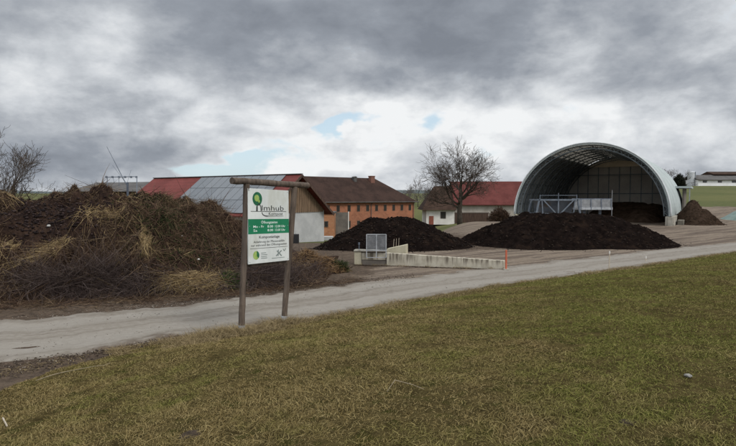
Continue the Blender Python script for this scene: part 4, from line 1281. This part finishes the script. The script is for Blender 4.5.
# ==================================================================== WHITE HOUSE
dW = 118
def wx_(px): return (px - 368) / 550 * dW
def wz_(py): return ZC + (198 - py) / 550 * dW
hz = -3.2
house = empty('white_house', (wx_(440), dW, hz), 'white farm dwelling with brown hipped roof next to the large bare tree', 'house')
x0, x1 = wx_(426.3), wx_(454.2)
m = MB(); m.box(x0, x1, dW, dW + 9, hz, wz_(209.2)); m.build('wall', M['white_wall'], house)
xe0, xe1 = wx_(421.5), wx_(456); ze = wz_(210.0); zr = wz_(185.6)
m = MB()
Vr = [(xe0, dW - .9, ze), (xe1, dW - .9, ze), (xe1, dW + 10, ze), (xe0, dW + 10, ze), (xe0 + 3.2, dW + 4.6, zr), (xe1 - .1, dW + 4.6, zr)]
m.add(Vr, [(0, 1, 5, 4), (2, 3, 4, 5), (3, 0, 4), (1, 2, 5), (3, 2, 1, 0)])
M['brown_tile2'] = tile_mat('brown_house_tiles', (.032, .020, .015), (.048, .030, .022), (.062, .038, .027), .32, .3, 0, .85)
m.build('roof', M['brown_tile2'], house)
for (pa, pb, ya, yb) in ((441, 445.4, 212.2, 218),):
    m = MB(); m.box(wx_(pa) - .12, wx_(pb) + .12, dW - .05, dW + .05, wz_(yb) - .12, wz_(ya) + .12); o = m.build('window', M['frame_wood'], house)
    m = MB(); m.box(wx_(pa), wx_(pb), dW - .08, dW - .045, wz_(yb), wz_(ya)); m.build('pane', M['glass'], o)
m = MB(); m.box(wx_(429), wx_(433.6), dW - .06, dW + .03, hz, wz_(216)); m.build('door', M['door_red'], house)
barn = empty('red_barn', (wx_(485), dW, hz), 'barn with red tiled roof and wide brown gate behind the large bare tree', 'barn')
x0, x1 = wx_(454.4), wx_(545)
m = MB(); m.box(x0, x1, dW + .2, dW + 11.6, hz, wz_(203.2)); m.build('wall', M['beige_wall'], barn)
ze = wz_(204.6); zr = wz_(180.6)
m = MB()
roof_slab(m, (x0 - .1, dW - .6, ze), (x1, dW - .6, ze), (x1, dW + 5.9, zr), (x0 - .1, dW + 5.9, zr), .14)
roof_slab(m, (x1, dW + 12.4, ze), (x0 - .1, dW + 12.4, ze), (x0 - .1, dW + 5.9, zr), (x1, dW + 5.9, zr), .14)
m.prism([(x0 - .05, dW + .3, ze + .1), (x0 - .05, dW + 11.5, ze + .1), (x0 - .05, dW + 5.9, zr - .2)], (.2, 0, 0))
m.build('roof', M['red_tile'], barn)
m = MB(); m.box(wx_(455.3), wx_(488.5), dW + .08, dW + .24, hz, wz_(213.3)); o = m.build('gate', M['darkwood'], barn)
m = MB(); m.bar((wx_(455), dW + .12, wz_(212.8)), (wx_(489), dW + .12, wz_(212.8)), .15); m.build('gate_rail', M['frame_wood'], o)

# ==================================================================== far farm on the hill
dB = 250
def bx_(px): return (px - 368) / 550 * dB
def bz_(py): return ZC + (198 - py) / 550 * dB
hb = empty('hill_barn', (bx_(720), dB, bz_(186)), 'long white barn with dark roof on the green hill at the right', 'barn')
m = MB(); m.box(bx_(697.5), bx_(760), dB, dB + 14, bz_(189), bz_(179.6)); m.build('wall', M['barnwhite'], hb)
m = MB()
roof_slab(m, (bx_(696.8), dB - .8, bz_(179.7)), (bx_(762), dB - .8, bz_(179.7)), (bx_(762), dB + 7, bz_(174.4)), (bx_(696.8), dB + 7, bz_(174.4)), .3)
roof_slab(m, (bx_(762), dB + 15, bz_(179.7)), (bx_(696.8), dB + 15, bz_(179.7)), (bx_(696.8), dB + 7, bz_(174.4)), (bx_(762), dB + 7, bz_(174.4)), .3)
m.build('roof', M['asphalt_roof'], hb)
m = MB(); m.box(bx_(721.5), bx_(762), dB + 6, dB + 16, bz_(176), bz_(173.5))
m.prism([(bx_(720.5), dB + 5.4, bz_(174)), (bx_(720.5), dB + 16.6, bz_(174)), (bx_(720.5), dB + 11, bz_(170.6))], (bx_(764) - bx_(720.5), 0, 0))
m.build('upper_roof', M['brown_tile2'], hb)
for pa, pb in ((702, 706), (717, 721), (731, 735.5)):
    m = MB(); m.box(bx_(pa), bx_(pb), dB - .12, dB + .05, bz_(182.6), bz_(180.6)); o = m.build('window', M['frame_wood'], hb)
    m = MB(); m.box(bx_(pa) + .15, bx_(pb) - .15, dB - .16, dB - .11, bz_(182.4), bz_(180.8)); m.build('pane', M['glass'], o)
silo = empty('silo', (bx_(695.5), 254, bz_(186)), 'round white silo at the left end of the hill barn', 'silo')
m = MB(); m.tube([(bx_(695.8), 254, bz_(188)), (bx_(695.8), 254, bz_(172.2))], 1.7, 28); m.build('drum', M['foil'], silo, smooth=False)
m = MB(); m.tube([(bx_(695.8), 254, bz_(172.2)), (bx_(695.8), 254, bz_(171.2)), (bx_(695.8), 254, bz_(170.8))], [1.75, 1.3, .3], 28); m.build('cap', M['foil'], silo)
c_ = bx_(697.5); m = MB(); m.bar((c_, 252.35, bz_(188)), (c_, 252.35, bz_(171.5)), .18); m.build('ladder', M['steel'], silo)

# low grey barn behind the waste heap
dG = 78
def gx_(px): return (px - 368) / 550 * dG
def gz_(py): return ZC + (198 - py) / 550 * dG
gb = empty('grey_barn', (gx_(115), dG, -3), 'low barn with a dark grey roof seen over the top of the waste heap', 'barn')
m = MB(); m.box(gx_(74), gx_(185), dG, dG + 9, -3.6, gz_(191)); m.build('wall', M['darkwood'], gb)
m = MB()
ze = gz_(191.5); zr = gz_(183.6)
Vr = [(gx_(70.5), dG - .6, ze), (gx_(190), dG - .6, ze), (gx_(190), dG + 9.6, ze), (gx_(70.5), dG + 9.6, ze), (gx_(74) + 1, dG + 4.5, zr + .25), (gx_(190) - 3, dG + 4.5, zr + .45)]
m.add(Vr, [(0, 1, 5, 4), (2, 3, 4, 5), (3, 0, 4), (1, 2, 5), (3, 2, 1, 0)])
m.build('roof', M['asphalt_roof'], gb)

# pole frame with a leaning mast on top of the waste heap
pf = empty('metal_gantry', at(122, 200, 17.2), 'thin metal goal-shaped frame with a leaning mast on top of the waste heap', 'gantry')
for (px, ybot) in ((107, 208), (136.6, 200)):
    m = MB(); a = at(px + .3, 177, 17.2); b = at(px, ybot, 17.0); b.z = min(b.z, float(waste_z(np.array([b.x]), np.array([b.y]))[0]) + .02) - .3
    m.tube([b, a], .013, 6); m.build('post', M['steel'], pf)
m = MB()
a, b = at(106.2, 177.2, 17.2), at(137, 176.5, 17.2)
m.tube([a, b], .014, 6)
for px in (106.4, 112.5, 119, 125, 131, 136.4):
    p = at(px, 177, 17.2); m.bar(p + Vector((0, 0, -.03)), p + Vector((0, 0, .03)), .05)
m.build('crossbar', M['steel'], pf)
m = MB(); m.tube([at(127.5, 186, 17.3), at(124, 180, 17.3), at(106.8, 146.5, 17.3)], [.018, .014, .007], 6); m.tube([at(127, 184.5, 17.3), at(112.5, 165, 17.3)], .005, 5); m.tube([at(127, 183, 17.3), at(131, 170, 17.3)], .004, 5)
m.build('mast', M['steel'], pf)
m = MB()
p = at(127.5, 183.5, 17.3); b = p.copy(); b.z = float(waste_z(np.array([p.x]), np.array([p.y]))[0]) - .2
m.bar(b, p + Vector((0, 0, .04)), .05); m.build('mast_foot', M['steel'], pf)
m = MB(); m.tube([at(118.8, 177, 17.2), at(119.3, 186, 17.2)], .008, 5); m.tube([at(113, 177, 17.2), at(114.5, 184, 17.2)], .006, 5); m.build('hanging_rod', M['steel'], pf)

# ==================================================================== ARCHED HALL
HV = Vector((.539, .842, 0)).normalized(); HU = Vector((.842, -.539, 0)).normalized()
HC = Vector((15.2, 57.0, 0)) + HU * 7.1
HX = frame_at(HC, HU, HV)
hall = empty('arched_hall', HC, 'large open-fronted arched hall with white rim and pale membrane roof', 'hall')
HR, HB0, HLEN = 7.1, .85, 20.0
HVS = 6.95 / 7.1
def arc(r, th, y): return (r * math.cos(th), y, HB0 + r * HVS * math.sin(th))
def shell(m, r0, r1, t0, t1, y0, y1, n=48):
    """arched slab between radii r0<r1"""
    vs, fs = [], []
    for i in range(n + 1):
        th = t0 + (t1 - t0) * i / n
        vs += [arc(r1, th, y0), arc(r1, th, y1), arc(r0, th, y1), arc(r0, th, y0)]
    for i in range(n):
        a = i * 4; b = a + 4
        for k in range(4):
            k2 = (k + 1) % 4
            fs.append((a + k, a + k2, b + k2, b + k))
    fs += [(0, 1, 2, 3), tuple(n * 4 + k for k in (3, 2, 1, 0))]
    m.add(vs, fs)
T0, T1 = R(62), R(122)
tm, gm, bm_ = newmat('translucent_roof')
cc = gm.node('ShaderNodeTexCoord').outputs['Object']
gm.put(bm_.inputs['Base Color'], gm.mix(gm.noise(cc, .6, 4, .6), (.33, .31, .26), (.42, .40, .34)))
bm_.inputs['Roughness'].default_value = .6
trn = gm.node('ShaderNodeBsdfTranslucent'); trn.inputs[0].default_value = (.22, .20, .165, 1)
mxs = gm.node('ShaderNodeMixShader'); mxs.inputs[0].default_value = .32
gm.t.links.new(bm_.outputs[0], mxs.inputs[1]); gm.t.links.new(trn.outputs[0], mxs.inputs[2])
gm.t.links.new(mxs.outputs[0], gm.n['Material Output'].inputs[0])
M['translucent'] = tm
m = MB(); shell(m, HR - .02, HR + .05, 0, T0, .02, HLEN, 20); shell(m, HR - .02, HR + .05, T1, math.pi, .02, HLEN, 20)
m.build('membrane', M['membrane'], hall, xf=HX)
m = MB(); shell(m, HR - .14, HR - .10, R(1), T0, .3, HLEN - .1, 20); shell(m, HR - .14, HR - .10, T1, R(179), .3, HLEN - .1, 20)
m.build('shade_lining', M['shade_lining'], hall, xf=HX)  # separate inner skin added to carry the painted dimness of the hall
m = MB(); vs_ = []
n_ = 24
for (y0, y1) in ((.02, HLEN),):
    vs, fs = [], []
    for i in range(n_ + 1):
        th = T0 + (T1 - T0) * i / n_
        vs += [arc(HR + .03, th, y0), arc(HR + .03, th, y1)]
    fs = [(2 * i, 2 * i + 2, 2 * i + 3, 2 * i + 1) for i in range(n_)]
    m.add(vs, fs)
m.build('roof_light', M['translucent'], hall, xf=HX)
# front rim: white double arch with webs
m = MB()
ths = [math.pi * i / 60 for i in range(61)]
m.tube([arc(HR + .03, t, -.04) for t in ths], .065, 8)
m.build('front_rim', M['rim'], hall, xf=HX, smooth=True)
m = MB(); shell(m, HR - .15, HR - .04, 0, math.pi, -.03, .02, 60); m.build('rim_edge', M['membrane'], hall, xf=HX)
for k in range(9):
    y = .35 + k * 2.38
    m = MB()
    m.tube([arc(HR - .22, t, y) for t in ths[::2]], .055, 6)
    m.tube([arc(HR - .54, t, y) for t in ths[::2]], .055, 6)
    for i in range(0, 60, 2):
        m.bar(arc(HR - .22, ths[i], y), arc(HR - .54, ths[i + 1], y), .035); m.bar(arc(HR - .54, ths[i + 1], y), arc(HR - .22, ths[i + 2], y), .035)
    m.build('truss_arch', M['arch_steel'], hall, xf=HX, smooth=False)
for i in range(1, 20):
    t = math.pi * i / 20
    m = MB(); m.bar(arc(HR - .17, t, .3), arc(HR - .17, t, HLEN - .2), .06); m.build('purlin', M['arch_steel'], hall, xf=HX)
# rear wall
m = MB(); m.prism([(HR - .03, HLEN - .15, 0), *[arc(HR - .03, R(180 * i / 40), HLEN - .15) for i in range(41)], (-HR + .03, HLEN - .15, 0)], (0, .12, 0))
rear = m.build('rear_wall', M['rear'], hall, xf=HX)
m = MB()
for i in range(-5, 6):
    x = i * 1.25; zt = HB0 + HVS * math.sqrt(max(.1, (HR - .25) ** 2 - x * x))
    m.box(x - .05, x + .05, HLEN - .24, HLEN - .155, 0, zt)
m.box(-6.6, 6.6, HLEN - .30, HLEN - .245, 3.0, 3.12); m.box(-5.2, 5.2, HLEN - .30, HLEN - .245, 5.4, 5.5)
m.build('wall_rail', M['arch_steel'], rear, xf=HX)
zc_l = 6.35
lp = [arc(HR - .28, R(a), HLEN - .25) for a in range(0, 181, 3)]
lp = [p for p in lp if p[2] > zc_l]
m = MB(); m.prism(lp, (0, .07, 0)); m.build('gable_strip', M['tan'], rear, xf=HX)
# concrete base walls
m = MB(); m.box(HR - .42, HR + .28, .0, HLEN, -.2, HB0 - .02); m.build('base_wall', M['concrete'], hall, xf=HX, bevel=.03)
m = MB(); m.box(-HR - .28, -HR + .42, .0, HLEN, -.2, HB0 - .02); m.build('base_wall', M['beige'], hall, xf=HX, bevel=.03)
m = MB(); m.box(-HR - .22, -HR + .22, -.25, -.02, -.2, HB0 - .1); m.build('front_foot', M['concrete'], hall, xf=HX, bevel=.03)
m = MB(); m.box(HR - .22, HR + .22, -.25, -.02, -.2, HB0 - .1); m.build('front_foot', M['concrete'], hall, xf=HX, bevel=.03)
# kerb blocks along the outside
for k in range(1, 9):
    m = MB(); m.box(HR + .42, HR + .95, .3 + k * 1.75, 1.9 + k * 1.75, -.2, .42 + .04 * k); m.build('kerb_block', M['kerb'], hall, xf=HX, bevel=.04)
# flat-roofed lean-to at the rear right
lean = empty('flat_lean_to', HX @ Vector((HR + 1.2, 15, 0)), 'narrow pale flat-roofed lean-to on the right rear of the arched hall', 'lean-to')
m = MB(); m.box(HR + .1, HR + .28, 15.2, 20, .2, 3.6); m.build('wall', M['brickpale'], lean, xf=HX)
m = MB(); m.box(HR - .9, HR + .95, 14.6, 20.3, 3.6, 3.82); m.build('roof', M['membrane'], lean, xf=HX)
m = MB(); m.box(HR + .78, HR + .88, 14.75, 14.87, 0, 3.6); m.build('post', M['steel_light'], lean, xf=HX)
# compost stored inside
def hmound(name, mat, prof, x0, x1, y0, y1, nx, ny, label, seed, group=None):
    xs = np.linspace(x0, x1, nx); ys = np.linspace(y0, y1, ny)
    X, Y = np.meshgrid(xs, ys, indexing='ij')
    h = prof(X, Y); k = ss(0, .4, h)
    h = h + k * (.16 * fbm(X * 1.1, Y * 1.1, 0, 4, seed) + .05 * fbm(X * 6, Y * 6, 0, 2, seed + 3))
    keep = (np.maximum.reduce([h[:-1, :-1], h[1:, :-1], h[1:, 1:], h[:-1, 1:]]) > -.05).ravel()
    Wd = np.stack([HC.x + HU.x * X + HV.x * Y, HC.y + HU.y * X + HV.y * Y, np.maximum(h, -.2)], -1).reshape(-1, 3)
    o = npmesh(name, Wd, gridfaces(nx, ny, keep), mat, smooth=True)
    return tag(o, label, 'compost heap', group)
hmound('compost_heap', M['compost_brown'], maxof(pile(3.4, 11, 4.0, 6.0, 2.1, .4), pile(4.2, 6.5, 2.2, 3.0, 1.5, .2), pile(1.2, 15, 4.5, 3.6, 2.3, .4)), -3, 6.6, 2.5, 19.2, 100, 150, 'brown compost heap stored inside the right half of the arched hall', 83, 'compost heaps of the hall')

# ==================================================================== machines in the hall mouth
def machine_frame(px0, px1, d):
    a, b = at(px0, 210, d), at(px1, 210, d)
    return a.x, b.x
x0, x1 = machine_frame(537.5, 579, 46); zl, zu = at(560, 213.9, 46).z, at(560, 199.8, 46).z; zg = at(560, 195.3, 46).z
hop = empty('steel_hopper', ((x0 + x1) / 2, 46.8, 0), 'blue-grey steel hopper with diagonal braces standing in the hall mouth', 'hopper')
y0, y1 = 46.0, 48.2
m = MB()
for y in (y0, y1):
    m.bar((x0 - .12, y, zl), (x1 + .12, y, zl), .13); m.bar((x0 + .12, y, zu), (x1 - .12, y, zu), .13)
    m.bar((x0 - .1, y, zl), (x0 + .14, y, zu + .05), .13); m.bar((x1 + .1, y, zl), (x1 - .14, y, zu + .05), .13)
    xm = (x0 + x1) / 2
    m.bar((xm, y, zl), (xm, y, zu), .10)
    m.bar((x0 + .45, y - .03, zu), (xm - .15, y - .03, zl), .09); m.bar((x1 - .45, y - .03, zu), (xm + .15, y - .03, zl), .09)
    m.bar((x0 + .45, y, zl), (x0 + .35, y, zu), .08); m.bar((x1 - .45, y, zl), (x1 - .35, y, zu), .08)
for x in (x0, x1):
    m.bar((x, y0, zl), (x, y1, zl), .12); m.bar((x, y0, zu), (x, y1, zu), .12)
m.build('frame', M['steel_blue2'], hop)
m = MB(); m.hexa([(x0 + .45, y0 + .5, zl + .12), (x1 - .45, y0 + .5, zl + .12), (x1 - .45, y1 - .5, zl + .12), (x0 + .45, y1 - .5, zl + .12), (x0 + .22, y0 + .09, zu - .08), (x1 - .22, y0 + .09, zu - .08), (x1 - .22, y1 - .09, zu - .08), (x0 + .22, y1 - .09, zu - .08)])
m.build('bin', M['plate'], hop)
m = MB()
m.bar((x0 + .2, y0, zg), (x1 - .2, y0, zg), .04); m.bar((x0 + .2, y0, zu), (x0 + .2, y0, zg + .05), .05); m.bar((x1 - .2, y0, zu), (x1 - .2, y0, zg + .05), .05); m.bar((xm, y0, zu), (xm, y0, zg + .2), .04)
m.build('guard_rail', M['steel_blue2'], hop)
for x in (x0 + .2, x1 - .2):
    for y in (y0, y1):
        m = MB(); m.bar((x, y, -.05), (x, y, zl), .14); m.build('leg', M['steel'], hop)
x2, x3 = machine_frame(580.5, 611.5, 48); zl2, zu2 = at(595, 210.0, 48).z, at(595, 199.0, 48).z
tr = empty('slatted_trailer', ((x2 + x3) / 2, 49, 0), 'pale flatbed trailer with ribbed side standing right of the hopper', 'trailer')
for ys_ in (48.0, 50.0):
    m = MB()
    for k in range(6):
        z = zl2 + .28 + k * (zu2 - zl2 - .28) / 6
        m.box(x2, x3, ys_, ys_ + .06, z, z + (zu2 - zl2 - .28) / 6 - .035)
    m.box(x2 + .02, x3 - .02, ys_ + .02, ys_ + .04, zl2 + .25, zu2 - .02)
    m.build('side_board', M['steel_light'], tr)
m = MB(); m.box(x2 - .05, x3 + .08, 47.95, 50.1, zl2 + .02, zl2 + .24); m.build('bed', M['galv'], tr)
m = MB(); m.bar((x2, 50.05, zu2), (x3, 50.05, zu2), .09); m.build('rear_rail', M['steel'], tr)
m = MB(); m.bar((x2, 48.05, zu2), (x3, 48.05, zu2), .09)
for x in (x2 + .03, x2 + (x3 - x2) / 3, x2 + 2 * (x3 - x2) / 3, x3 - .03): m.bar((x, 47.98, zl2), (x, 47.98, zu2), .07)
m.build('side_frame', M['steel'], tr)
for x in (x2 + .7, x3 - .6):
    for y in (48.2, 49.9):
        m = MB(); m.tube([(x, y - .14, .48), (x, y + .14, .48)], .48, 20); w = m.build('wheel', M['rubber'], tr)
        m = MB(); m.tube([(x, y - .16, .48), (x, y + .16, .48)], .22, 14); m.build('hub', M['steel_light'], w)
    m = MB(); m.bar((x, 48.1, .48), (x, 50.0, .48), .12); m.bar((x, 49.0, .48), (x, 49.0, zl2 + .1), .2); m.build('axle', M['steel'], tr)
p = at(612, 203, 47.5)
m = MB(); m.tube([(p.x, p.y, 0), (p.x, p.y, at(612, 190, 47.5).z)], .024, 8); tag(m.build('pole', M['steel_light']), 'slim white upright pole at the right end of the ribbed trailer', 'pole')
p = at(537.5, 216, 45.2)
m = MB(); m.box(p.x - .22, p.x + .2, p.y - .2, p.y + .2, 0, p.z + .1); tag(m.build('concrete_block', M['white_wall'], bevel=.06), 'white concrete block at the left leg of the steel hopper', 'block')

# tarp-covered clamp at the right edge
p5 = maxof(cone(41.0, 57.5, 3.3, 3.0, 1.75), cone(44.5, 59, 4.2, 3.4, 2.0))
mound('tarp_heap', M['tarp'], 0, 0, p5, 110, 90, 37, 50, 54, 65, 'heap under a grey-green tarpaulin at the right edge of the yard', 'covered heap', None, 63, .16, .02, res_noise=.9)

# ==================================================================== concrete ramp and wall
def wall_block(name, pts_top, zt0, zt1, th, mat, parent=None, label=None, cat=None, z0=-.1):
    (xa, ya), (xb, yb) = pts_top
    t = Vector((xb - xa, yb - ya, 0)).normalized(); n = Vector((-t.y, t.x, 0)) * th
    A_, B_ = Vector((xa, ya, 0)), Vector((xb, yb, 0))
    q = [A_, B_, B_ + n, A_ + n]
    m = MB(); m.hexa([p + Vector((0, 0, z0)) for p in q] + [q[0] + Vector((0, 0, zt0)), q[1] + Vector((0, 0, zt1)), q[2] + Vector((0, 0, zt1)), q[3] + Vector((0, 0, zt0))])
    o = m.build(name, M[mat], parent, bevel=.015)
    if label: tag(o, label, cat)
    return o
cw = bpy.data.materials['concrete']
def conc_wall():
    m, g, b = newmat('stained_concrete')
    co = g.node('ShaderNodeTexCoord').outputs['Object']
    n1 = g.noise(co, 2.5, 6, .6); n2 = g.noise(g.mapping(co, (9, 9, .7)), 1.0, 5, .65); n3 = g.noise(co, 40, 3, .6)
    sx = g.node('ShaderNodeSeparateXYZ'); g.put(sx.inputs[0], co)
    col = g.mix(g.ramp(n1, .35, .65), (.30, .27, .21), (.42, .385, .31))
    run = g.math('MULTIPLY', g.ramp(n2, .46, .62), g.ramp(sx.outputs[2], .02, .30))
    col = g.mix(g.math('MULTIPLY', run, .85), col, (.085, .068, .05))
    col = g.mix(g.math('MULTIPLY', g.ramp(n3, .5, .7), .25), col, (.18, .15, .12))
    g.put(b.inputs['Base Color'], col); b.inputs['Roughness'].default_value = .92
    bump(g, b, g.math('ADD', n1, g.math('MULTIPLY', n3, .4)), .4, .015)
    return m
M['stained'] = conc_wall()
wa, wb = at(386.5, 266, 20.25), at(505, 270.5, 19.05)
wall_block('low_wall', ((wa.x, 20.3), (wb.x, 19.1)), .47, .31, .22, 'stained', None, 'long low stained concrete wall in front of the black compost heaps', 'wall')
ramp = empty('loading_ramp', (.1, 20.8, 0), 'small concrete loading ramp with brick base at the left end of the low wall', 'ramp')
r0, r1 = at(354.2, 266, 20.5), at(361.2, 266, 20.45)
wall_block('end_pier', ((r0.x, 20.5), (r1.x, 20.46)), .50, .50, .35, 'beige', ramp)
r2 = at(386.2, 266, 20.3)
wall_block('brick_base', ((r1.x + .01, 20.5), (r2.x, 20.36)), .19, .19, .3, 'brickpale', ramp)
wall_block('face', ((r1.x + .01, 20.48), (r2.x, 20.34)), .46, .46, .3, 'stained', ramp, z0=.192)
wall_block('top_slab', ((r0.x - .02, 20.46), (r2.x - .0, 20.31)), .56, .53, .5, 'concrete', ramp, z0=.502)
b0, b1 = at(386.8, 254, 21.4), at(406, 254, 21.2)
wall_block('wedge_block', ((b0.x, 21.4), (b1.x, 21.2)), .52, .70, .4, 'beige', ramp)
# mud and crumbs gathered along the foot of the wall and the ramp
n = 2600
t_ = rng.random(n); wx0, wx1 = r0.x, wb.x
px_ = wx0 + (wx1 - wx0) * t_; py_ = 20.5 + (19.1 - 20.5) * t_ - np.abs(rng.normal(0, .07, n)) - .02
pebbles('mud_crumbs', px_, py_, .008, .035, M['clod'], 'crumbs of mud along the foot of the low wall', .01)
n = 900
t_ = rng.random(n) ** .8; keep_ = vnoise(t_ * 22, t_ * 0, 0, 6) > .55; t_ = t_[keep_]; n = len(t_)
px_ = wx0 + (wx1 - wx0) * t_; py_ = 20.5 + (19.1 - 20.5) * t_ - np.abs(rng.normal(0, .05, n)) - .01
V, Fq = strands(np.c_[px_, py_, np.zeros(n)], np.c_[rng.normal(0, .4, (n, 2)), np.full(n, 1.0)], rng.uniform(.05, .16, n), rng.uniform(.006, .012, n), np.c_[rng.normal(0, .4, (n, 2)), -rng.uniform(0, .6, n)], 3, False)
o = npmesh('wall_weeds', V, Fq, M['dry']); o['kind'] = 'stuff'; o['label'] = 'dry weeds along the foot of the low wall'
# mesh cage standing on the ramp
cage = empty('mesh_cage', (at(376, 253, 20.5).x, 20.55, .55), 'grey wire mesh guard panel standing on the concrete ramp', 'guard')
c0, c1 = at(366.6, 253, 20.42), at(386, 253, 20.38); zt = at(376, 234.2, 20.4).z
zb_ = .30
m = MB(); ym = 20.27
for x in (c0.x, (c0.x + c1.x) / 2, c1.x): m.bar((x, ym, zb_), (x, ym, zt), .035)
m.bar((c0.x, ym, zt), (c1.x, ym, zt), .03); m.bar((c0.x, ym, .56), (c1.x, ym, .56), .03); m.bar((c0.x, ym, zb_), (c1.x, ym, zb_), .025)
m.build('frame', M['galv'], cage)
m = MB()
for i in range(1, 24):
    x = c0.x + (c1.x - c0.x) * i / 24; m.bar((x, ym + .01, .56), (x, ym + .01, zt), .007)
for i in range(1, 26):
    z = .56 + (zt - .56) * i / 26; m.bar((c0.x, ym + .02, z), (c1.x, ym + .02, z), .007)
m.build('mesh', M['galv'], cage)
for px, py in ((393.5, 241), (396, 240.5), (398.5, 240)):
    p = at(px, py, 21.45); m = MB(); m.tube([(p.x, 21.45, .55), (p.x + .02, 21.45, p.z + .08)], .008, 5)
    tag(m.build('reinforcing_bar', M['stake']), 'thin steel bar sticking up from the wedge of the concrete ramp', 'bar', 'bars on the ramp')
p = at(359, 246.5, 20.6); m = MB(); m.tube([(p.x, 20.7, .54), (p.x, 20.7, p.z + .08)], .02, 6); m.tube([(p.x, 20.7, p.z + .06), (p.x, 20.7, p.z + .14)], .04, 6)
tag(m.build('standpipe', M['steel']), 'short dark pipe on the left end of the concrete ramp', 'pipe')

# posts
p = at(506, 271.3, 18.95)
rp_ = empty('marker_post', (p.x, 18.95, 0), 'orange red marker post at the right end of the low wall', 'post')
m = MB(); m.tube([(p.x, 18.95, -.1), (p.x, 18.95, at(506, 250, 18.95).z)], .032, 10); m.build('pole', M['redpost'], rp_)
m = MB(); m.box(p.x - .09, p.x + .09, 18.86, 19.04, -.02, .05); m.build('foot', M['concrete'], rp_)
for i, (px, yb, yt, lab) in enumerate(((609, 270.6, 251.5, 'taller thin pale stake at the meadow edge, nearer the marker post'), (645.6, 263, 256.5, 'shorter thin pale stake at the meadow edge, farther to the right'))):
    d = (19.0, 21.6)[i]
    p = at(px, yb, d); g0_ = gz(p.x, d)
    st = empty('wooden_stake', (p.x, d, g0_), lab, 'stake', 'stakes at the meadow edge')
    zt = at(px, yt, d).z
    m = MB(); m.tube([(p.x, d, g0_ - .1), (p.x + .01, d, zt)], .02, 6); m.build('shaft', M['stake'], st)
    m = MB(); m.tube([(p.x + .01, d, zt - .08), (p.x + .01, d, zt + .01)], .022, 6); m.build('white_tip', M['white_wall'], st)

# ==================================================================== small things on the meadow
def meadow_hit(px, py):
    d = 3.0
    while d < 40:
        p = at(px, py, d)
        if p.z < float(MZ(np.array([p.x]), np.array([p.y]))[0]): return p
        d += .03
    return p
def lump(name, p, r, mat, label, cat, seed, squash=.6, n=400):
    import bmesh
    bm = bmesh.new(); bmesh.ops.create_icosphere(bm, subdivisions=3, radius=1)
    rr_ = np.array([v.co[:] for v in bm.verts])
    k = 1 + .4 * fbm(rr_[:, 0] * 1.6, rr_[:, 1] * 1.6, rr_[:, 2] * 1.6, 3, seed)
    for v, s in zip(bm.verts, k): v.co = Vector((v.co.x * r * s, v.co.y * r * s, v.co.z * r * s * squash)) + Vector(p)
    me = bpy.data.meshes.new(name); bm.to_mesh(me); bm.free()
    return tag(link(name, me, mat, None, True), label, cat)
p = meadow_hit(688, 379); lump('stone', p + Vector((0, 0, .03)), .03, M['dull_stone'], 'pale grey stone lying in the grass on the right of the meadow', 'stone', 3)
p = meadow_hit(192, 436); lump('molehill', p + Vector((0, 0, .0)), .09, M['mole'], 'dark crumbly molehill in the grass at the bottom left', 'molehill', 8, .28)
p = meadow_hit(628, 424); lump('molehill', p + Vector((0, 0, .0)), .06, M['mole'], 'small dark molehill low in the grass on the right', 'molehill', 9, .3)
a, b = meadow_hit(36, 383), meadow_hit(110, 367.5)
m = MB(); pts = [a.lerp(b, t) + Vector((0, .03 * math.sin(t * 9), .03 + .04 * math.sin(t * math.pi))) for t in [i / 12 for i in range(13)]]
pts[-1] += Vector((.0, .0, .03)); m.tube(pts, [.006 - .0003 * i for i in range(13)], 6)
tag(m.build('stick', M['dull_stick'], smooth=True), 'long pale bent stick lying on the grass at the left', 'stick')
a, b = meadow_hit(387, 394), meadow_hit(424, 391.5)
mid_ = meadow_hit(395, 385.5)
m = MB(); m.tube([a + Vector((0, 0, .02)), mid_ + Vector((0, 0, .05)), b.lerp(mid_, .4) + Vector((0, 0, .04)), b + Vector((0, 0, .02))], [.003, .004, .0035, .002], 6)
tag(m.build('stick', M['dull_stick'], smooth=True), 'short hooked pale twig lying in the middle of the meadow', 'stick')
a, b = meadow_hit(3, 421), meadow_hit(7, 429)
m = MB(); m.tube([a + Vector((0, 0, .03)), b + Vector((0, 0, .03))], .008, 6); tag(m.build('stick', M['stake']), 'tiny white stick in the grass at the lower left edge', 'stick')
# scraps on the waste heap
for i, (px, py, mat, lab) in enumerate(((198, 259.5, 'white_wall', 'white scrap of plastic caught low on the right of the waste heap'), (182, 236, 'white_wall', 'small white scrap on the upper right of the waste heap'), (48, 226, 'stone', 'light clod resting on the dark soil of the waste heap'))):
    d = 12.5
    while d < 20:
        p = at(px, py, d)
        if p.z < float(waste_z(np.array([p.x]), np.array([p.y]))[0]): break
        d += .02
    p = at(px, py, d - .08)
    lump('scrap', p + Vector((0, .04, 0)), (.035, .028, .05)[i], M[mat], lab, 'scrap', 20 + i, .7)
